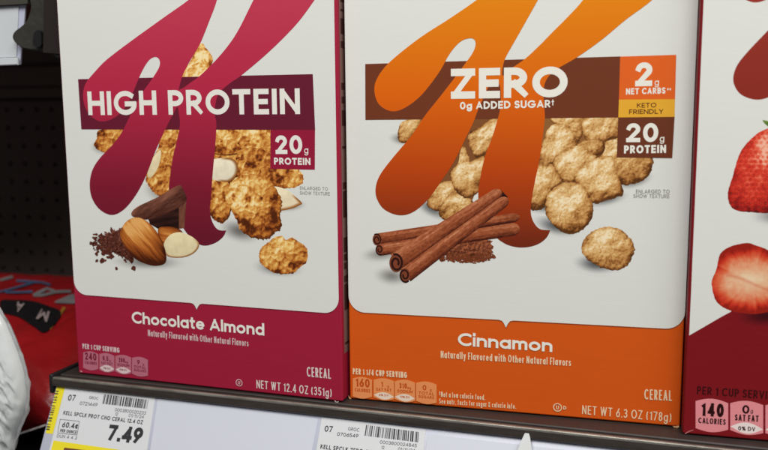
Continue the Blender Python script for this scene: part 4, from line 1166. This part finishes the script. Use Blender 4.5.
# clear crimped margin
m_clear = bpy.data.materials.new('clear_film'); m_clear.use_nodes = True
nt = m_clear.node_tree; nt.nodes.clear()
out_ = nt.nodes.new('ShaderNodeOutputMaterial'); mixs = nt.nodes.new('ShaderNodeMixShader'); tr = nt.nodes.new('ShaderNodeBsdfTransparent'); pb_ = nt.nodes.new('ShaderNodeBsdfPrincipled')
pb_.inputs['Base Color'].default_value = (.55, .56, .56, 1); pb_.inputs['Roughness'].default_value = .12; mixs.inputs[0].default_value = .38
nt.links.new(tr.outputs[0], mixs.inputs[1]); nt.links.new(pb_.outputs[0], mixs.inputs[2]); nt.links.new(mixs.outputs[0], out_.inputs[0])
V, Fc = [], []
for i in range(N):
    p = inner[i]; d = (p - c2) / np.hypot(*(p - c2)); wv = .0002 + .0004 * math.sin(i * 1.3) + .0006 * math.sin(i * .7)
    for q, dy in ((-.0006, 0), (.0014, wv), (.0034 + .0003 * math.sin(i * .5), -wv)):
        V.append((p[0] + d[0] * q, PKY + dy, p[1] + d[1] * q))
for i in range(N):
    j = (i + 1) % N
    for k in (0, 1): Fc.append((i * 3 + k, i * 3 + k + 1, j * 3 + k + 1, j * 3 + k))
o = link('packet_margin', inpk(V), Fc, m_clear, pk, True)
sd = o.modifiers.new('th', 'SOLIDIFY'); sd.thickness = .0003

# upper-left: white label in a holder, dark metal bracket and its shelf
UY = 0.03
def on_up(px, py, y=UY): return meet(px, py, [0, y, 0], [0, 1, 0])
def plate(name, pts, y, th, m, parent, org, sm=0, bev=0.0):
    q = [on_up(*p, y)[[0, 2]] for p in pts]
    if sm: q = smooth_outline(q, sm)
    n = len(q)
    V = [(p[0] - org[0], y - org[1], p[1] - org[2]) for p in q] + [(p[0] - org[0], y + th - org[1], p[1] - org[2]) for p in q]
    o = link(name, V, [tuple(range(n)), tuple(range(2 * n - 1, n - 1, -1))] + [(i, n + i, n + (i + 1) % n, (i + 1) % n) for i in range(n)], m, parent)
    bm = bmesh.new(); bm.from_mesh(o.data); bmesh.ops.recalc_face_normals(bm, faces=bm.faces)
    if bev:
        es = [e for e in bm.edges if abs(e.verts[0].co.y - e.verts[1].co.y) < 1e-6]
        bmesh.ops.bevel(bm, geom=es, offset=bev, segments=2, affect='EDGES')
    bm.to_mesh(o.data); bm.free()
    return o
m_steel, bst = mat('worn_dark_steel', (.050, .046, .038), .42, .5, .3)
ns = bump(m_steel, bst, 90, .7, (1, 1, 1), 5, .002)
m_olive, _ = mat('olive_grey_steel', (.075, .07, .055), .45, .5, .3)
m_uplab, _ = mat('holder_card', (.60, .62, .64), .4, .3)
m_slv, _ = mat('holder_plastic', (.52, .53, .66), .25, .5)
org = (-.27, .03, .21)
up = empty('upper_shelf', (-.28, .03, .255)); uorg = (-.28, .03, .255)
tag(up, 'dark upper shelf edge with a worn steel bracket at the top left', 'shelf')
plate('shelf_lip', [(-90, -12), (28, -12), (27.4, 3.6), (-90, 10.4)], 0.0280, .004, m_olive, up, uorg)
bm = bmesh.new(); bm_box(bm, -.60, .045, .003, .495, .020, .034); link_bm('shelf_deck', bm, m_dark2, up)
plate('shelf_bracket', [(28, -14), (29.6, 0), (30.4, 6.5), (29.2, 13), (26, 21), (20, 27), (14.2, 31.5), (12, 36.5), (13.6, 41), (17.6, 45), (24, 48.6), (34, 50.2), (47, 52), (62, 53.6), (62, -14)], 0.0255, .010, m_steel, up, uorg, 5, .0007)
plate('bracket_tube', [(33.5, 46), (33, 38), (34.5, 32), (39, 30), (41, 36), (40.6, 46)], 0.0220, .0035, mat('bracket_dark', (.012, .011, .012), .4, .4)[0], up, uorg, 4)
plate('upright', [(44, -14), (43.6, 20), (43, 52.4), (62, 54), (62, -14)], 0.0235, .002, mat('upright_paint', (.022, .015, .014), .5, .3)[0], up, uorg)
hold = empty('label_holder', org); tag(hold, 'white label card in a clear plastic holder at the top left corner', 'label holder')
plate('holder_sleeve', [(-70, 9), (25.6, 5), (20, 64.4), (-70, 68)], 0.0315, .0012, m_slv, hold, org)
plate('label_card', [(-70, 10), (18.6, 6), (16.4, 57), (-70, 60)], 0.0308, .0005, m_uplab, hold, org)
plate('holder_lip', [(-70, 60.5), (17.6, 57.4), (17.6, 64.8), (-70, 68.4)], 0.0285, .002, m_uplab, hold, org, 0, .0005)

# ================================================================== light
w = bpy.data.worlds.new('World'); S.world = w; w.use_nodes = True
bg = w.node_tree.nodes['Background']; bg.inputs[0].default_value = (0.95, 0.97, 1.0, 1); bg.inputs[1].default_value = 0.10
def lamp(name, loc, aim, sx, sy, power, col):
    l = bpy.data.lights.new(name, 'AREA'); l.shape = 'RECTANGLE'; l.size = sx; l.size_y = sy; l.energy = power; l.color = col
    o = bpy.data.objects.new(name, l); COL.objects.link(o); o.location = loc
    o.rotation_euler = (Vector(aim) - Vector(loc)).to_track_quat('-Z', 'Y').to_euler()
    return o
lamp('ceiling_strip_light', (0.38, -0.72, 1.25), (0.08, 0, .12), 2.2, .30, 26, (1.0, .995, .975))
lamp('ceiling_strip_light', (0.6, -2.2, 1.9), (0.05, 0, .1), 3.0, .35, 30, (1.0, .995, .975))

# ================================================================== camera
cd = bpy.data.cameras.new('Camera'); cam = bpy.data.objects.new('Camera', cd); COL.objects.link(cam)
cd.sensor_width = 36; cd.lens = 36 * F_PX / 768; cd.clip_start = 0.01; cd.clip_end = 50
Mx = Matrix(((AX_R[0], AX_U[0], -AX_F[0], CAM[0]), (AX_R[1], AX_U[1], -AX_F[1], CAM[1]), (AX_R[2], AX_U[2], -AX_F[2], CAM[2]), (0, 0, 0, 1)))
cam.matrix_world = Mx
cd.dof.use_dof = True; cd.dof.focus_distance = 0.50; cd.dof.aperture_fstop = 8
S.camera = cam
S.view_settings.view_transform = 'Standard'; S.view_settings.look = 'None'
S.view_settings.exposure = 0; S.view_settings.gamma = 1
